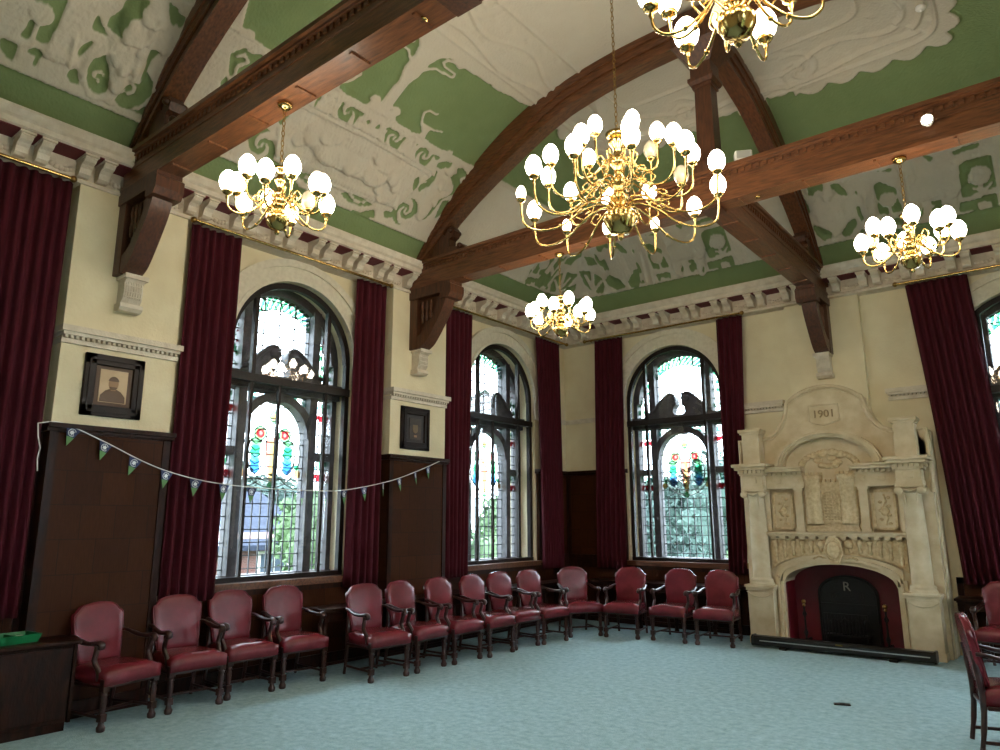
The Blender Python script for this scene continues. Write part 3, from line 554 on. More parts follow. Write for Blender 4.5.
def win_parts():
    P = []
    f = MB()                                     # inner secondary frame (dark brown)
    f.arch(0, ARC, ww-.07, ww, I, .05, .12)
    for sg in (-1, 1):
        a, b = sorted((sg*ww, sg*(ww-.06))); f.band([a, b], lambda u: SILL, lambda u: ARC, I, .05, .12)
        a, b = sorted((sg*.545, sg*.495)); f.band([a, b], lambda u: 3.3, lambda u: ARC+half(.52)-.04, I, .055, .115)
        a, b = sorted((sg*.54, sg*.505)); f.band([a, b], lambda u: SILL+.04, lambda u: 3.24, I, .06, .11)
    f.band([-ww, ww], lambda u: 3.23, lambda u: 3.32, I, .03, .13); f.band([-ww, ww], lambda u: SILL, lambda u: SILL+.06, I, .04, .13)
    P.append(('frame', f, 'frame'))
    b = MB().band([-.165, -.135], lambda u: SILL+.06, lambda u: 3.23, I, .06, .1)
    P.append(('sash_bar', b, 'frame'))
    pn = MB(); us = [-ww+.06+(2*ww-.12)*i/24 for i in range(25)]
    pn.band(us, lambda u: SILL+.05, lambda u: ARC+half(u)-.05, I, .083, .087)
    P.append(('inner_pane', pn, 'pane'))
    m = MB()                                     # outer mullions and tracery
    m.arch(0, ARC, WR-.11, WR+.04, I, .30, .46)
    for sg in (-1, 1):
        a, b = sorted((sg*(WR+.0), sg*(WR-.07))); m.band([a, b], lambda u: SILL, lambda u: ARC, I, .30, .46)
        a, b = sorted((sg*.555, sg*.445)); m.band([a, b], lambda u: SILL, lambda u: ARC+half(.5)-.05, I, .27, .46)
        a, b = sorted((sg*.87, sg*.50)); m.band([a, b], lambda u: 2.40, lambda u: 2.50, I, .29, .45)
    m.band([-WR, WR], lambda u: 3.19, lambda u: 3.36, I, .24, .46); m.band([-WR, WR], lambda u: 3.33, lambda u: 3.38, I, .20, .46)
    m.band([-WR, WR], lambda u: SILL, lambda u: SILL+.06, I, .28, .46)
    m.arch(0, 2.66, .43, .53, I, .28, .45, n=24)
    m.band([-.05, .05], lambda u: 3.07, lambda u: 3.2, I, .27, .45)
    P.append(('mullion', m, 'mullion'))
    p = MB()                                     # swan-neck pediment standing on the transom
    for sg in (-1, 1):
        pts = smooth_pts([(sg*.58, 3.43, 0), (sg*.46, 3.48, 0), (sg*.32, 3.63, 0), (sg*.17, 3.74, 0), (sg*.07, 3.70, 0)], 6)
        us = [q[0] for q in pts]
        p.prism([(q[0], q[1]) for q in pts]+[(sg*.05, 3.56), (sg*.10, 3.50), (sg*.11, 3.43), (sg*.06, 3.37), (sg*.58, 3.37)], I, .24, .40)
        p.tube([I(q[0], q[1], .23) for q in pts], .028, 8)
        p.lathe([(.001, -.03), (.07, -.03), (.075, .0), (.07, .1), (.001, .1)], c=(sg*.125, .24, 3.655), ax='y', n=16)
    P.append(('pediment', p, 'mullion'))
    l = MB()                                     # lead cames
    def came(a, b, c, d):
        if a == c: l.box(a-.006, a+.006, .372, .388, b, d)
        else: l.box(a, c, .372, .388, b-.006, b+.006)
    z = SILL+.12
    while z < ARC+WR-.1:
        h = half(0, z-ARC)-.05 if z > ARC else WR-.05
        if h > .1: came(-h, z, h, z)
        z += .147
    for i in range(-7, 8):
        x = i*.111; top = ARC+half(x)-.08
        if abs(abs(x)-.5) < .03: continue
        if abs(x) < .44: came(x, SILL, x, 2.02); 
        else: came(x, SILL, x, 3.3)
        if abs(i) % 2 == 0: came(x, 3.4, x, top)
    def curve(pts): l.tube([I(a, b, .38) for a, b in pts], .0075, 5)
    for sg in (-1, 1):
        curve([(sg*.17+.085*cos(t), 2.69+.085*sin(t)) for t in rng(0, 2*PI, 14)])
        curve([(sg*(.225+.11*cos(t)), 2.42+.21*sin(t)) for t in rng(0, 2*PI, 16)])
        curve([(sg*.33, 2.04), (sg*.2, 2.1), (sg*.08, 2.2), (sg*.085, 2.66), (0, 2.7)])
        for k in range(5): curve([(sg*(.14), 2.28+.08*k), (sg*.225, 2.24+.08*k), (sg*.31, 2.30+.08*k)])
    curve([(.40*cos(t), 2.45+.40*sin(t)) for t in rng(0, 2*PI, 36)]); curve([(.33*cos(t), 2.45+.33*sin(t)) for t in rng(0, 2*PI, 30)])
    curve([(.6*cos(t), ARC+.6*sin(t)) for t in rng(.6, PI-.6, 24)])
    for i in range(12):
        t = .66+i*(PI-1.32)/11; curve([(.6*cos(t), ARC+.6*sin(t)), (.8*cos(t+.12), ARC+.8*sin(t+.12))])
    for k in (-1, 1): curve([(k*.47, 2.86), (k*.34, 3.1), (k*.2, 3.17)]); curve([(k*.47, 3.1), (k*.34, 3.0), (k*.3, 3.17)])
    P.append(('lead_came', l, 'lead'))
    return P
WP = [(n, mb.build(n, M[k]).data) for n, mb, k in win_parts()]
for o in [o for o in bpy.data.objects if o.data in [d for _, d in WP]]: bpy.data.objects.remove(o)
def window(i, loc, rz, bar=True):
    r = bpy.data.objects.new('window_%d' % i, None); COL.objects.link(r); r.location = loc; r.rotation_euler = (0, 0, rz); r['kind'] = 'structure'
    for n, d in WP:
        if n == 'sash_bar' and not bar: continue
        o = bpy.data.objects.new(n, d); COL.objects.link(o); o.parent = r
    o = bpy.data.objects.new('stained_glass', GM); COL.objects.link(o); o.parent = r; o.location = (0, .38, 0)
    return r
k = 1
for c in WL: window(k, (XL, c, 0), PI/2); k += 1
for c in WF: window(k, (c, YF, 0), 0, False); k += 1
for c in WL: window(k, (XR, c, 0), -PI/2); k += 1  # unseen right-wall windows, added for the daylight they bring

# ------------------------------------------------------------------ curtains and rods
def curtain(fn, t0, t1, b0, b1, zt, zb, d, seed, label, sway=0):
    R = random.Random(seed); n = 96; nz = 26; vs = []
    folds = max(4, int((t1-t0)/.085)); ph = R.random()*6
    jit = [R.uniform(-.35, .35) for _ in range(8)]
    for j in range(nz+1):
        v = j/nz; z = zt+(zb-zt)*v; a = t0+(b0-t0)*v+sway*sin(PI*v); b = t1+(b1-t1)*v+sway*sin(PI*v)*.4
        for i in range(n+1):
            u = i/n
            w_ = sum(jit[k]*sin((k+1)*PI*u+v*.6) for k in range(8))*.45
            wave = sin(2*PI*folds*u+w_*2.2+ph); am = .022+.018*v
            off = (1 if wave > 0 else -1)*abs(wave)**.7*am+.012*sin(5*u+v*2+ph)
            vs.append(fn(a+(b-a)*u, z, d+off))
    m = MB().add(vs, [(j*(n+1)+i, j*(n+1)+i+1, (j+1)*(n+1)+i+1, (j+1)*(n+1)+i) for j in range(nz) for i in range(n)], True)
    # top heading band
    o = m.build('curtain', M['velvet']); md = o.modifiers.new('thick', 'SOLIDIFY'); md.thickness = .008; md.offset = 0
    tag(o, label, 'curtain', 'crimson velvet curtains'); return o
CD = -.15; ZT, ZB = 4.785, .87
cl = 'crimson velvet curtain '
curtain(Lf, 1.40, 2.33, 1.42, 2.33, ZT, ZB, CD, 1, cl+'beyond the green tray, nearest the camera on the window wall')
curtain(Lf, 3.50, 4.08, 3.50, 4.06, ZT, ZB, CD, 2, cl+'between the framed portrait photograph and the first tall window')
curtain(Lf, 5.80, 6.31, 5.76, 6.31, ZT, ZB, CD, 3, cl+'between the first tall window and the small dark picture')
curtain(Lf, 7.50, 8.08, 7.50, 8.00, ZT, ZB, CD, 4, cl+'just beyond the second truss bracket, before the corner window')
curtain(Lf, 9.72, 10.46, 9.88, 10.46, ZT, ZB, CD, 5, cl+'swept aside at its foot, left of the room corner', sway=.02)
curtain(Ff, -6.42, -5.87, -6.50, -5.93, ZT, ZB, CD, 6, cl+'on the far wall just right of the room corner')
curtain(Ff, -4.20, -3.78, -4.25, -3.98, ZT, ZB, CD, 7, cl+'narrow, hanging next to the stone chimneypiece on its window side')
curtain(Ff, -1.52, -.80, -1.27, -.62, ZT, ZB, CD, 8, cl+'wide, right of the stone chimneypiece under a chandelier', sway=.02)
def rod(fn, a, b, label, brks):
    CD = -.23
    t = thing('curtain_rod', label, 'curtain rod', fn((a+b)/2, 4.795, CD), 0, 'brass curtain rods')
    base = Vector(fn((a+b)/2, 4.795, CD)); loc = lambda s, z, d: tuple(Vector(fn(s, z, d))-base)
    MB().tube([loc(a, 4.795, CD), loc(b, 4.795, CD)], .017, 10).build('rod', M['brass'], t)
    for e in (a, b): MB().ball(loc(e, 4.795, CD), .034).build('finial', M['brassdark'], t)
    for e in brks: MB().tube([loc(e, 4.795, CD), loc(e, 4.79, -.14)], .012, 6).build('bracket', M['brassdark'], t)
    mb = MB(); n = int((b-a)/.12)
rod(Lf, -.5, 2.30, 'polished brass curtain rod over the curtain nearest the camera', (-.3, 2.2))
rod(Lf, 3.48, 6.30, 'polished brass curtain rod over the first tall window', (3.6, 6.25))
rod(Lf, 7.50, 10.60, 'polished brass curtain rod over the window beside the room corner', (7.7, 10.5))
rod(Ff, -6.60, -3.74, 'polished brass curtain rod over the far window left of the chimneypiece', (-6.5, -3.85))
rod(Ff, -1.62, 1.1, 'polished brass curtain rod running off behind the chandelier right of the chimneypiece', (-1.5, 1.0))

# ------------------------------------------------------------------ roof trusses
BW = .15
def truss_bracket(sg=1):
    """knee brace in plane co-ordinates: u from the wall (0) outwards, z"""
    P = []
    cur = smooth_pts([(.86, 4.62, 0), (.84, 4.50, 0), (.70, 4.30, 0), (.50, 4.12, 0), (.28, 4.03, 0)], 6)
    return cur
def beam_profile_box(mb, fx, a, b):
    """tie beam with mouldings, fx(u, w, z): u along, w across"""
    def bx(w0, w1, z0, z1, u0=a, u1=b):
        vs = [fx(u, w, z) for u in (u0, u1) for w in (w0, w1) for z in (z0, z1)]
        mb.add(vs, [(0, 1, 3, 2), (4, 6, 7, 5), (0, 4, 5, 1), (2, 3, 7, 6), (0, 2, 6, 4), (1, 5, 7, 3)])
    bx(-.095, .095, 4.85, 5.14); bx(-.125, .125, 5.14, 5.165); bx(-.155, .155, 5.165, 5.205); bx(-.115, .115, 4.83, 4.86); bx(-.108, .108, 4.86, 4.885); bx(-.105, .105, 5.03, 5.05)
    return bx
def make_truss(name, label, grp, pl, fx, a, b, post, longi=False):
    t = thing(name, label, 'roof truss', fx(0, 0, 0), 0, grp); base = Vector(fx(0, 0, 0))
    g = lambda u, w, z: tuple(Vector(fx(u, w, z))-base)
    mt = 'oaky' if longi else 'oak'
    mb = MB(); bx = beam_profile_box(mb, g, a, b)
    d = mb; u = a+.1
    while u < b-.08:                              # dentil row
        for w in (-1, 1):
            vs = [g(uu, w*ww_, z) for uu in (u, u+.035) for ww_ in (.09, .110) for z in (5.095, 5.14)]
            d.add(vs, [(0, 1, 3, 2), (4, 6, 7, 5), (0, 4, 5, 1), (2, 3, 7, 6), (0, 2, 6, 4), (1, 5, 7, 3)])
        u += .075
    r = mb; u = a+.35                            # cross ribs under the soffit
    while u < b:
        vs = [g(uu, w, z) for uu in (u, u+.025) for w in (-.085, .085) for z in (4.815, 4.83)]
        r.add(vs, [(0, 1, 3, 2), (4, 6, 7, 5), (0, 4, 5, 1), (2, 3, 7, 6), (0, 2, 6, 4), (1, 5, 7, 3)]); u += .62
    mb.build('tie_beam', M[mt], t)
    ends = [(a, 1)]
    if not longi: ends.append((b, -1))
    for e, sg in ends:
        # arched rib following the cove, moulded in three steps
        prof = []
        rib = MB()
        us = [(3.55 if longi else 4.34)*i/40 for i in range(41)]
        def up(x): w = min(max(0, (4.40 if longi else 4.33)-x)/4.29, 1.05); return Z0+RI*(1-w**CP)
        def lo(x):
            x_ = x+(0 if longi else .06)
            L = [(-.2, 4.95), (.39, 5.43), (.72, 5.70), (1.05, 5.92), (1.43, 6.13), (1.83, 6.33), (2.25, 6.53), (2.63, 6.67), (3.1, 6.76), (3.62, 6.81), (4.4, 6.84)]
            for (p, q), (p2, q2) in zip(L, L[1:]):
                if x <= p2: return q+(q2-q)*(x-p)/(p2-p)
            return L[-1][1]
        fn = lambda u, z, w: g(e+sg*(u+.02), w, z)
        rib.band(us, lambda x: min(lo(x), up(x)-.05), lambda x: up(x)+.03, fn, -.085, .085)
        rib.band(us, lambda x: max(min(lo(x)+.10, up(x)-.04), lo(x)), lambda x: up(x)+.03, fn, -.11, .11)
        rib.band(us, lambda x: min(lo(x)+.20, up(x)-.03), lambda x: up(x)+.03, fn, -.13, .13)
        rib.band(us, lambda x: lo(x)-.025, lambda x: lo(x)+.03, fn, -.10, .10)
        rib.build('arched_rib', M[mt], t)
        # scroll carving on the beam
        sc = MB()
        pts = [(.38, 5.24), (.40, 5.40), (.55, 5.56), (.62, 5.50), (.66, 5.58), (.74, 5.62), (.80, 5.54), (.76, 5.47), (.70, 5.44), (.70, 5.33), (.84, 5.30), (.90, 5.34), (.97, 5.28), (.98, 5.24)]
        sc.prism(pts, lambda u, v, w: g(e+sg*u, w, v), -.07, .07)
        for (cu, cz) in ((.74, 5.55), (.91, 5.29)):
            for w0 in (-.085, .085): sc.ball(g(e+sg*cu, w0, cz), .04, 8, 6)
        sc.build('scroll', M['oakz'], t)
        # bracket below the beam
        br = MB(); top = 4.78
        cur = [(q[0], q[1]) for q in smooth_pts([(.80, 4.60, 0), (.72, 4.44, 0), (.55, 4.24, 0), (.36, 4.05, 0), (.20, 3.97, 0)], 6)]
        inn = [(q[0], q[1]) for q in smooth_pts([(.16, 4.14, 0), (.28, 4.18, 0), (.42, 4.28, 0), (.56, 4.44, 0), (.62, 4.58, 0)], 6)]
        pf = lambda u, v, w: g(e+sg*u*.86, w*.86, v+.055*max(0, (v-4.02)/.76))
        br.prism([(.16, 3.98)]+cur[::-1]+[(.80, 4.60), (.66, 4.62)]+inn[::-1], pf, -.11, .11)
        br.prism([(.0, 3.97), (.16, 3.97), (.16, 4.66), (0, 4.66)], pf, -.12, .12)
        br.prism([(.0, 4.64), (.86, 4.64), (.90, 4.70), (.90, 4.78), (0, 4.78)], pf, -.14, .14)
        br.prism([(.70, 4.56), (.88, 4.56), (.93, 4.62), (.93, 4.72), (.86, 4.76), (.70, 4.76)], pf, -.155, .155)
        br.prism([(.14, 4.12), (.62, 4.5), (.66, 4.66), (.14, 4.66)], pf, -.03, .03)
        br.build('bracket', M['oakz'], t)
        sp = MB()
        for uu in (.24, .33, .42):
            for w in (-.055, .055): sp.lathe([(.012, 4.34+uu*.3-.08), (.022, 4.42), (.010, 4.5), (.022, 4.56), (.012, 4.64)], c=g(e+sg*uu*.86, w, 0)[:2]+(0,), n=7)
        sp.build('spindle', M['oaky'], t)
    if post:
        kp = MB()
        def sq(w, z0, z1, w2=None):
            w2 = w2 or w
            vs = [g(-2.61-fx(0, 0, 0)[0]+sx*q, sy*q, z) for z, q in ((z0, w), (z1, w2)) for sx, sy in ((-1, -1), (1, -1), (1, 1), (-1, 1))]
            kp.add(vs, [(0, 3, 2, 1), (4, 5, 6, 7)]+[(i, (i+1) % 4, (i+1) % 4+4, i+4) for i in range(4)])
        sq(.14, 5.20, 5.33); sq(.12, 5.33, 5.39, .095); sq(.095, 5.39, 6.20, .088); sq(.105, 6.20, 6.24); sq(.12, 6.24, 6.28, .14); sq(.14, 6.28, 6.32); sq(.115, 6.32, 6.48, .115); sq(.115, 6.48, 6.68, .26); sq(.26, 6.68, 7.05)
        kp.build('king_post', M['oakz'], t)
        bo = MB(); bo.box(*[g(-2.61-fx(0, 0, 0)[0], 0, 0)[0]+q for q in (-.10, .10)], -.10, .10, 4.80, 4.84).build('pendant_block', M['oakz'], t)
    return t
xa, xb = XL+.19, XR-.19
fxT = lambda yc: (lambda u, w, z: (u, yc+w, z))
def truss_at(yc, label): return make_truss('roof_truss', label, 'roof trusses across the room', None, fxT(yc), xa, xb, True)
truss_at(2.85, 'dark oak tie beam truss nearest the camera, crossing the upper left of the view')
truss_at(6.80, 'dark oak tie beam truss with king post behind the largest chandelier')
fxL = lambda u, w, z: (-2.61+w, YF-.12-u, z)
make_truss('half_truss', 'short dark oak half truss running from the king post to above the chimneypiece', None, None, fxL, 0, YF-.12-6.92, False, True)
def corbel(fn, s, label, d0):
    p = Vector(fn(s, 4.02, d0)); g = lambda a, z, d: tuple(Vector(fn(s+a, z, d0-d))-p)
    mb = MB(); g_ = g; g = lambda a, z, d: g_(a*.88, z-.05, d*.9); pr = [(0, 4.02), (.20, 4.02), (.20, 3.98), (.16, 3.95), (.17, 3.88), (.155, 3.80), (.10, 3.74), (.0, 3.73)]
    mb.prism(pr, lambda u, v, w: g(w, v, u), -.10, .10)
    mb.prism([(0, 4.03), (.23, 4.03), (.23, 3.985), (0, 3.985)], lambda u, v, w: g(w, v, u), -.125, .125)
    mb.prism([(0, 3.75), (.15, 3.75), (.16, 3.71), (.12, 3.68), (0, 3.68)], lambda u, v, w: g(w, v, u), -.12, .12)
    for i in range(-3, 4): mb.tube([g(i*.027, 3.96, .165), g(i*.027, 3.88, .175), g(i*.027, 3.80, .16)], .008, 5)
    for z in (3.92, 3.86, 3.81): mb.tube([g(-.09, z, .175), g(.09, z, .175)], .006, 5)
    o = mb.build('corbel', M['plaster']); o.location = p
    return tag(o, label, 'corbel', 'white plaster corbels')
corbel(Lf, 2.90, 'white carved plaster corbel above the framed portrait photograph', -.185)
corbel(Lf, 6.84, 'white carved plaster corbel above the small dark picture', -.185)
corbel(Ff, -2.63, 'white carved plaster corbel above the date stone of the chimneypiece', -.115)
# ------------------------------------------------------------------ chandeliers
def egg(lit):
    pr = [(.018, 0), (.034, .012), (.048, .035), (.054, .062), (.050, .092), (.038, .118), (.022, .136), (.006, .145)]
    return MB().lathe(pr, n=14)
def arm_mesh(r, drop, rise, thin=.0075):
    """S-scroll arm from the body (x=0) out to x=r; the cup stands at height rise"""
    P = smooth_pts([(.05, 0, 0), (.05+r*.12, 0, .045), (r*.38, 0, -.01), (r*.60, 0, -drop*.8), (r*.82, 0, -drop), (r*.97, 0, -drop*.62), (r, 0, rise-.03)], 6)
    m = MB().tube(P, thin, 7)
    Q = smooth_pts([(r*.40, 0, -.02), (r*.50, 0, .04), (r*.42, 0, .085), (r*.33, 0, .05), (r*.38, 0, .03)], 5); m.tube(Q, thin*.7, 6)
    m.ball((r*.6, 0, -drop*.8), thin*1.9, 8, 5)
    m.lathe([(.008, -.05), (.014, -.035), (.010, -.02), (.03, -.008), (.036, 0), (.04, .012), (.03, .014), (.012, .006)], c=(r, 0, rise), n=12)
    return m
def body_mesh(h, s, ball=.085):
    """turned brass column hanging from z=h to the bowl at z=0"""
    pr = [(.003, -.035*s), (.014, -.03*s), (.02*s, -.012), (.012*s, 0), (.05*s, .01), (ball*.75, .03*s), (ball, .07*s), (ball*1.02, .10*s), (ball*.8, .125*s), (ball*.5, .14*s), (.03*s, .16*s), (.05*s, .18*s), (.055*s, .20*s), (.03*s, .225*s)]
    z = .225*s; k = 0
    while z < h-.12*s:
        pr += [(.022*s, z+.02*s), (.04*s, z+.045*s), (.048*s, z+.06*s), (.038*s, z+.075*s), (.02*s, z+.10*s)]; z += .115*s; k += 1
    pr += [(.02*s, h-.06*s), (.05*s, h-.04*s), (.06*s, h-.02*s), (.03*s, h-.01*s), (.012, h)]
    return MB().lathe(pr, n=18)
def chain_mesh(z0, z1, r=.012):
    m = MB(); z = z0; k = 0
    while z < z1-.01:
        P = [(r*cos(t)*(k % 2), r*cos(t)*(1-k % 2), z+.024+.026*sin(t)) for t in rng(0, 2*PI, 9)]
        m.tube(P, .0035, 5); z += .042; k += 1
    return m
EGG = egg(True).build('shade', M['shade_lit']); EGG_OFF = egg(False).build('shade', M['shade_off'])
eg_on, eg_off = EGG.data, EGG_OFF.data
bpy.data.objects.remove(EGG); bpy.data.objects.remove(EGG_OFF)
def chandelier(label, loc, ztop, tiers, h, s, zb, group, off=(), bare=()):
    """tiers: list of (count, radius, attach height, drop, rise, phase, shade scale)"""
    t = thing('chandelier', label, 'chandelier', loc, 0, group)
    body_mesh(h, s, .085*s).build('body', M['brass'], t)
    chain_mesh(h, ztop-.02).build('chain', M['brassdark'], t)
    if ztop < 1.3: MB().lathe([(.01, ztop-.045), (.03, ztop-.04), (.055, ztop-.02), (.06, ztop), (.01, ztop+.001)], n=14).build('ceiling_rose', M['brass'], t)
    k = 0
    for (cnt, r, za, drop, rise, ph, sc) in tiers:
        am = None
        for i in range(cnt):
            if am is None: a = arm_mesh(r, drop, rise, .0075*s**.5).build('arm', M['brass'], t); am = a.data
            else: a = bpy.data.objects.new('arm', am); COL.objects.link(a); a.parent = t
            a.location = (0, 0, za); a.rotation_euler = (0, 0, ph+2*PI*i/cnt)
            sh = bpy.data.objects.new('shade', eg_off if k in off else eg_on); COL.objects.link(sh); sh.parent = a; sh.location = (r, 0, rise+.008)
            sh.scale = (sc, sc, sc) if k not in bare else (sc*.62, sc*.62, sc*.7)
            if k in off: sh['label'] = 'unlit translucent glass shade'
            k += 1
    return t
small = [(6, .37, .17, .10, .04, .2, 1.16), (6, .32, .24, .10, .05, .2+PI/6, 1.16)]
ch = chandelier('twelve-light brass chandelier hanging from the nearer oak beam, over the first window', (-4.43, 2.85, 3.78), 1.04, small, .52, 1.0, 0, 'twelve-light brass chandeliers', off=(7,))
dup(ch, (-.93, 2.85, 3.74), .3, 'twelve-light brass chandelier cut by the top edge of the view, upper right')
dup(ch, (-4.56, 6.82, 3.78), .7, 'twelve-light brass chandelier farthest away, hanging in front of the room corner')
dup(ch, (-.89, 6.82, 3.78), 1.1, 'twelve-light brass chandelier in front of the wide curtain right of the chimneypiece')
big = [(12, .81, .22, .17, .10, .1, 1.22), (10, .60, .42, .16, .10, .35, 1.22), (7, .34, .62, .12, .12, .2, 1.15)]
chandelier('largest brass chandelier with three tiers of egg shades, hung from the vault crown', (X0, 4.88, 3.94), 3.16, big, .93, 1.6, 0, None, off=(23, 24, 26, 13), bare=(3, 5, 7))

# ------------------------------------------------------------------ chairs
def chair_parts():
    P = {}
    seat = MB(); n = 12; vs = []
    # domed leather seat
    xs = rng(-.235, .265, n); prof = lambda x: .262-.03*(.265-x)/.5
    rows = 10
    for j, x in enumerate(xs):
        for i in range(rows+1):
            y = (-1+2*i/rows)*prof(x); ex = max(0, 1-((x-.015)/.25)**6); ey = max(0, 1-(abs(y)/prof(x))**6)
            vs.append((x, y, .445+.045*ex*ey+.004*sin(x*30)*sin(y*20)))
    nb = len(vs)
    for j, x in enumerate(xs):
        for i in range(rows+1): y = (-1+2*i/rows)*prof(x); vs.append((x, y, .345))
    R = rows+1; fs = []
    for j in range(n-1):
        for i in range(rows): a = j*R+i; fs.append((a, a+1, a+R+1, a+R)); fs.append((nb+a, nb+a+R, nb+a+R+1, nb+a+1))
    for i in range(rows): fs.append((i, nb+i, nb+i+1, i+1)); a = (n-1)*R+i; fs.append((a, a+1, nb+a+1, nb+a))
    for j in range(n-1): a = j*R; fs.append((a, a+R, nb+a+R, nb+a)); a += rows; fs.append((a, nb+a, nb+a+R, a+R))
    seat.add(vs, fs, True)
    P['seat'] = (seat, 'leather')
    def lean(x, y, z): return (x-(z-.45)*.16, y, z)
    half_out = [(.195, .475), (.205, .55), (.222, .68), (.232, .80), (.232, .855), (.218, .872), (.198, .880), (.184, .90), (.160, .925), (.12, .942), (.06, .952), (0, .955)]
    out = [(y, z) for y, z in half_out]+[(-y, z) for y, z in half_out[-2::-1]]
    def pad(inset, x0, x1, dome):
        m = MB(); c = (0, .70); k = len(out); rings = []
        for t, x in ((1, x0), (1, x1-dome*.6), (.93, x1-dome*.1), (.75, x1), (.4, x1+dome*.25), (.05, x1+dome*.3)):
            rings.append([lean(x, c[0]+(y-c[0])*t*inset, c[1]+(z-c[1])*t*inset) for y, z in out])
        vs = [v for r in rings for v in r]; fs = []
        for a in range(len(rings)-1):
            for i in range(k): fs.append((a*k+i, a*k+(i+1) % k, (a+1)*k+(i+1) % k, (a+1)*k+i))
        m.add(vs, fs, True); m.add(vs, [tuple(range(k)), tuple(range((len(rings)-1)*k, len(rings)*k))]); return m
    b = pad(1, -.235, -.175, .02)
    P['backrest'] = (b, 'leather')
    b2 = MB(); b2.tube([lean(-.19, y, z) for y, z in out]+[lean(-.19, out[0][0], out[0][1])], .007, 6); P['piping'] = (b2, 'leather')
    bp_ = MB(); bp_.join(pad(.97, -.235, -.238, 0)); P['rear_panel'] = (bp_, 'leather')
    for sg in (-1, 1):
        rp = MB(); y = sg*.215
        rp.tube(smooth_pts([(-.29, y, .02), (-.262, y, .18), (-.245, y, .34), (-.245, y, .46), (-.26, sg*.20, .60), (-.275, sg*.205, .72)], 4), [.017]*4+[.02]*4+[.023]*9+[.018]*4, 8)
        P['rear_leg%d' % sg] = (rp, 'chairwood')
        fl = MB(); y = sg*.235; x = .225
        fl.box(x-.028, x+.028, y-.028, y+.028, .30, .40, .004)
        fl.lathe([(.02, .06), (.024, .075), (.018, .09), (.02, .13), (.029, .24), (.023, .262), (.03, .272), (.03, .285), (.02, .30)], c=(x, y, 0), n=10)
        fl.box(x-.028, x+.028, y-.028, y+.028, .075, .135, .004)
        fl.lathe([(.026, 0), (.034, .008), (.036, .035), (.026, .05), (.022, .075)], c=(x, y, 0), n=10)
        P['front_leg%d' % sg] = (fl, 'chairwood')
        ar = MB()
        ar.tube(smooth_pts([(-.255, sg*.235, .70), (-.18, sg*.248, .695), (-.06, sg*.26, .665), (.05, sg*.262, .66), (.13, sg*.256, .672), (.165, sg*.252, .655), (.155, sg*.25, .63)], 5), [.022]*8+[.029]*12+[.033]*11, 8, flat=.62)
        ar.tube(smooth_pts([(.15, sg*.235, .38), (.145, sg*.245, .45), (.095, sg*.255, .53), (.115, sg*.26, .60), (.12, sg*.26, .65)], 5), [.024]*5+[.021]*16, 8)
        P['arm%d' % sg] = (ar, 'chairwood')
    fr = MB(); fr.box(-.225, .25, -.25, -.215, .325, .352, .004).box(-.225, .25, .215, .25, .325, .352, .004).box(.21, .255, -.23, .23, .325, .352, .004).box(-.25, -.215, -.2, .2, .325, .352, .004)
    P['seat_rail'] = (fr, 'chairwood')
    st = MB()
    for sg in (-1, 1): st.tube([(-.262, sg*.215, .105), (.225, sg*.235, .105)], .013, 7)
    st.tube([(0, -.225, .105), (0, .225, .105)], .013, 7); P['stretcher'] = (st, 'chairwood')
    return P
def make_chair(label, loc, rz):
    t = thing('armchair', label, 'chair', loc, rz, 'red leather council armchairs')
    back = None
    for k, (mb, m) in chair_parts().items():
        nm = {'rear_leg1': 'leg', 'rear_leg-1': 'leg', 'front_leg1': 'leg', 'front_leg-1': 'leg', 'arm1': 'arm', 'arm-1': 'arm'}.get(k, k)
        par = back if k in ('piping', 'rear_panel') else t
        o = mb.build(nm, M[m], par)
        if k == 'backrest': back = o
        if nm == 'leg' and k.startswith('front'): o['label'] = 'turned front leg'
    return t
FEET = [((-6.36, 2.76), (-6.48, 3.27)), ((-6.47, 3.38), (-6.45, 3.87)), ((-6.52, 3.97), (-6.50, 4.46)), ((-6.52, 4.58), (-6.48, 5.06)), ((-6.01, 5.31), (-5.97, 5.77)), ((-5.97, 5.92), (-6.01, 6.43)), ((-5.97, 6.55), (-5.98, 7.02)), ((-5.93, 7.14), (-5.94, 7.63)), ((-5.99, 7.75), (-5.97, 8.21)), ((-5.94, 8.32), (-5.89, 8.78)), ((-6.0, 9.05), (-5.72, 9.44)), ((-5.62, 9.40), (-5.14, 9.49)), ((-4.95, 9.56), (-4.47, 9.57)), ((-4.30, 9.58), (-3.83, 9.63))]
CL = ['red leather armchair nearest the dark cabinet, turned slightly, under the bunting',
 'red leather armchair in front of the curtain, second from the dark cabinet',
 'red leather armchair under the near edge of the first window, third from the cabinet',
 'red leather armchair under the middle of the first window, beside the gap in the row',
 'red leather armchair just beyond the gap in the row, first of the tight six',
 'red leather armchair below the small dark picture, second of the tight run of six',
 'red leather armchair below the corbelled pier, third of the tight run of six',
 'red leather armchair by the near curtain of the second window, fourth of the tight run',
 'red leather armchair under the second window, fifth of the tight run of six',
 'red leather armchair under the far side of the second window, last of the tight run',
 'red leather armchair set diagonally in the corner of the room',
 'red leather armchair in front of the far wall, next to the diagonal corner one',
 'red leather armchair under the centre of the far window left of the chimneypiece',
 'red leather armchair on the far wall closest to the stone chimneypiece']
proto = None
for (A_, B_), lb in zip(FEET, CL):
    dx, dy = B_[0]-A_[0], B_[1]-A_[1]; L_ = math.hypot(dx, dy); nx_, ny_ = dy/L_, -dx/L_
    cx_, cy_ = (A_[0]+B_[0])/2-nx_*.225, (A_[1]+B_[1])/2-ny_*.225; a_ = math.atan2(ny_, nx_)
    if proto is None: proto = make_chair(lb, (cx_, cy_, 0), a_)
    else: dup(proto, (cx_, cy_, 0), a_, lb)
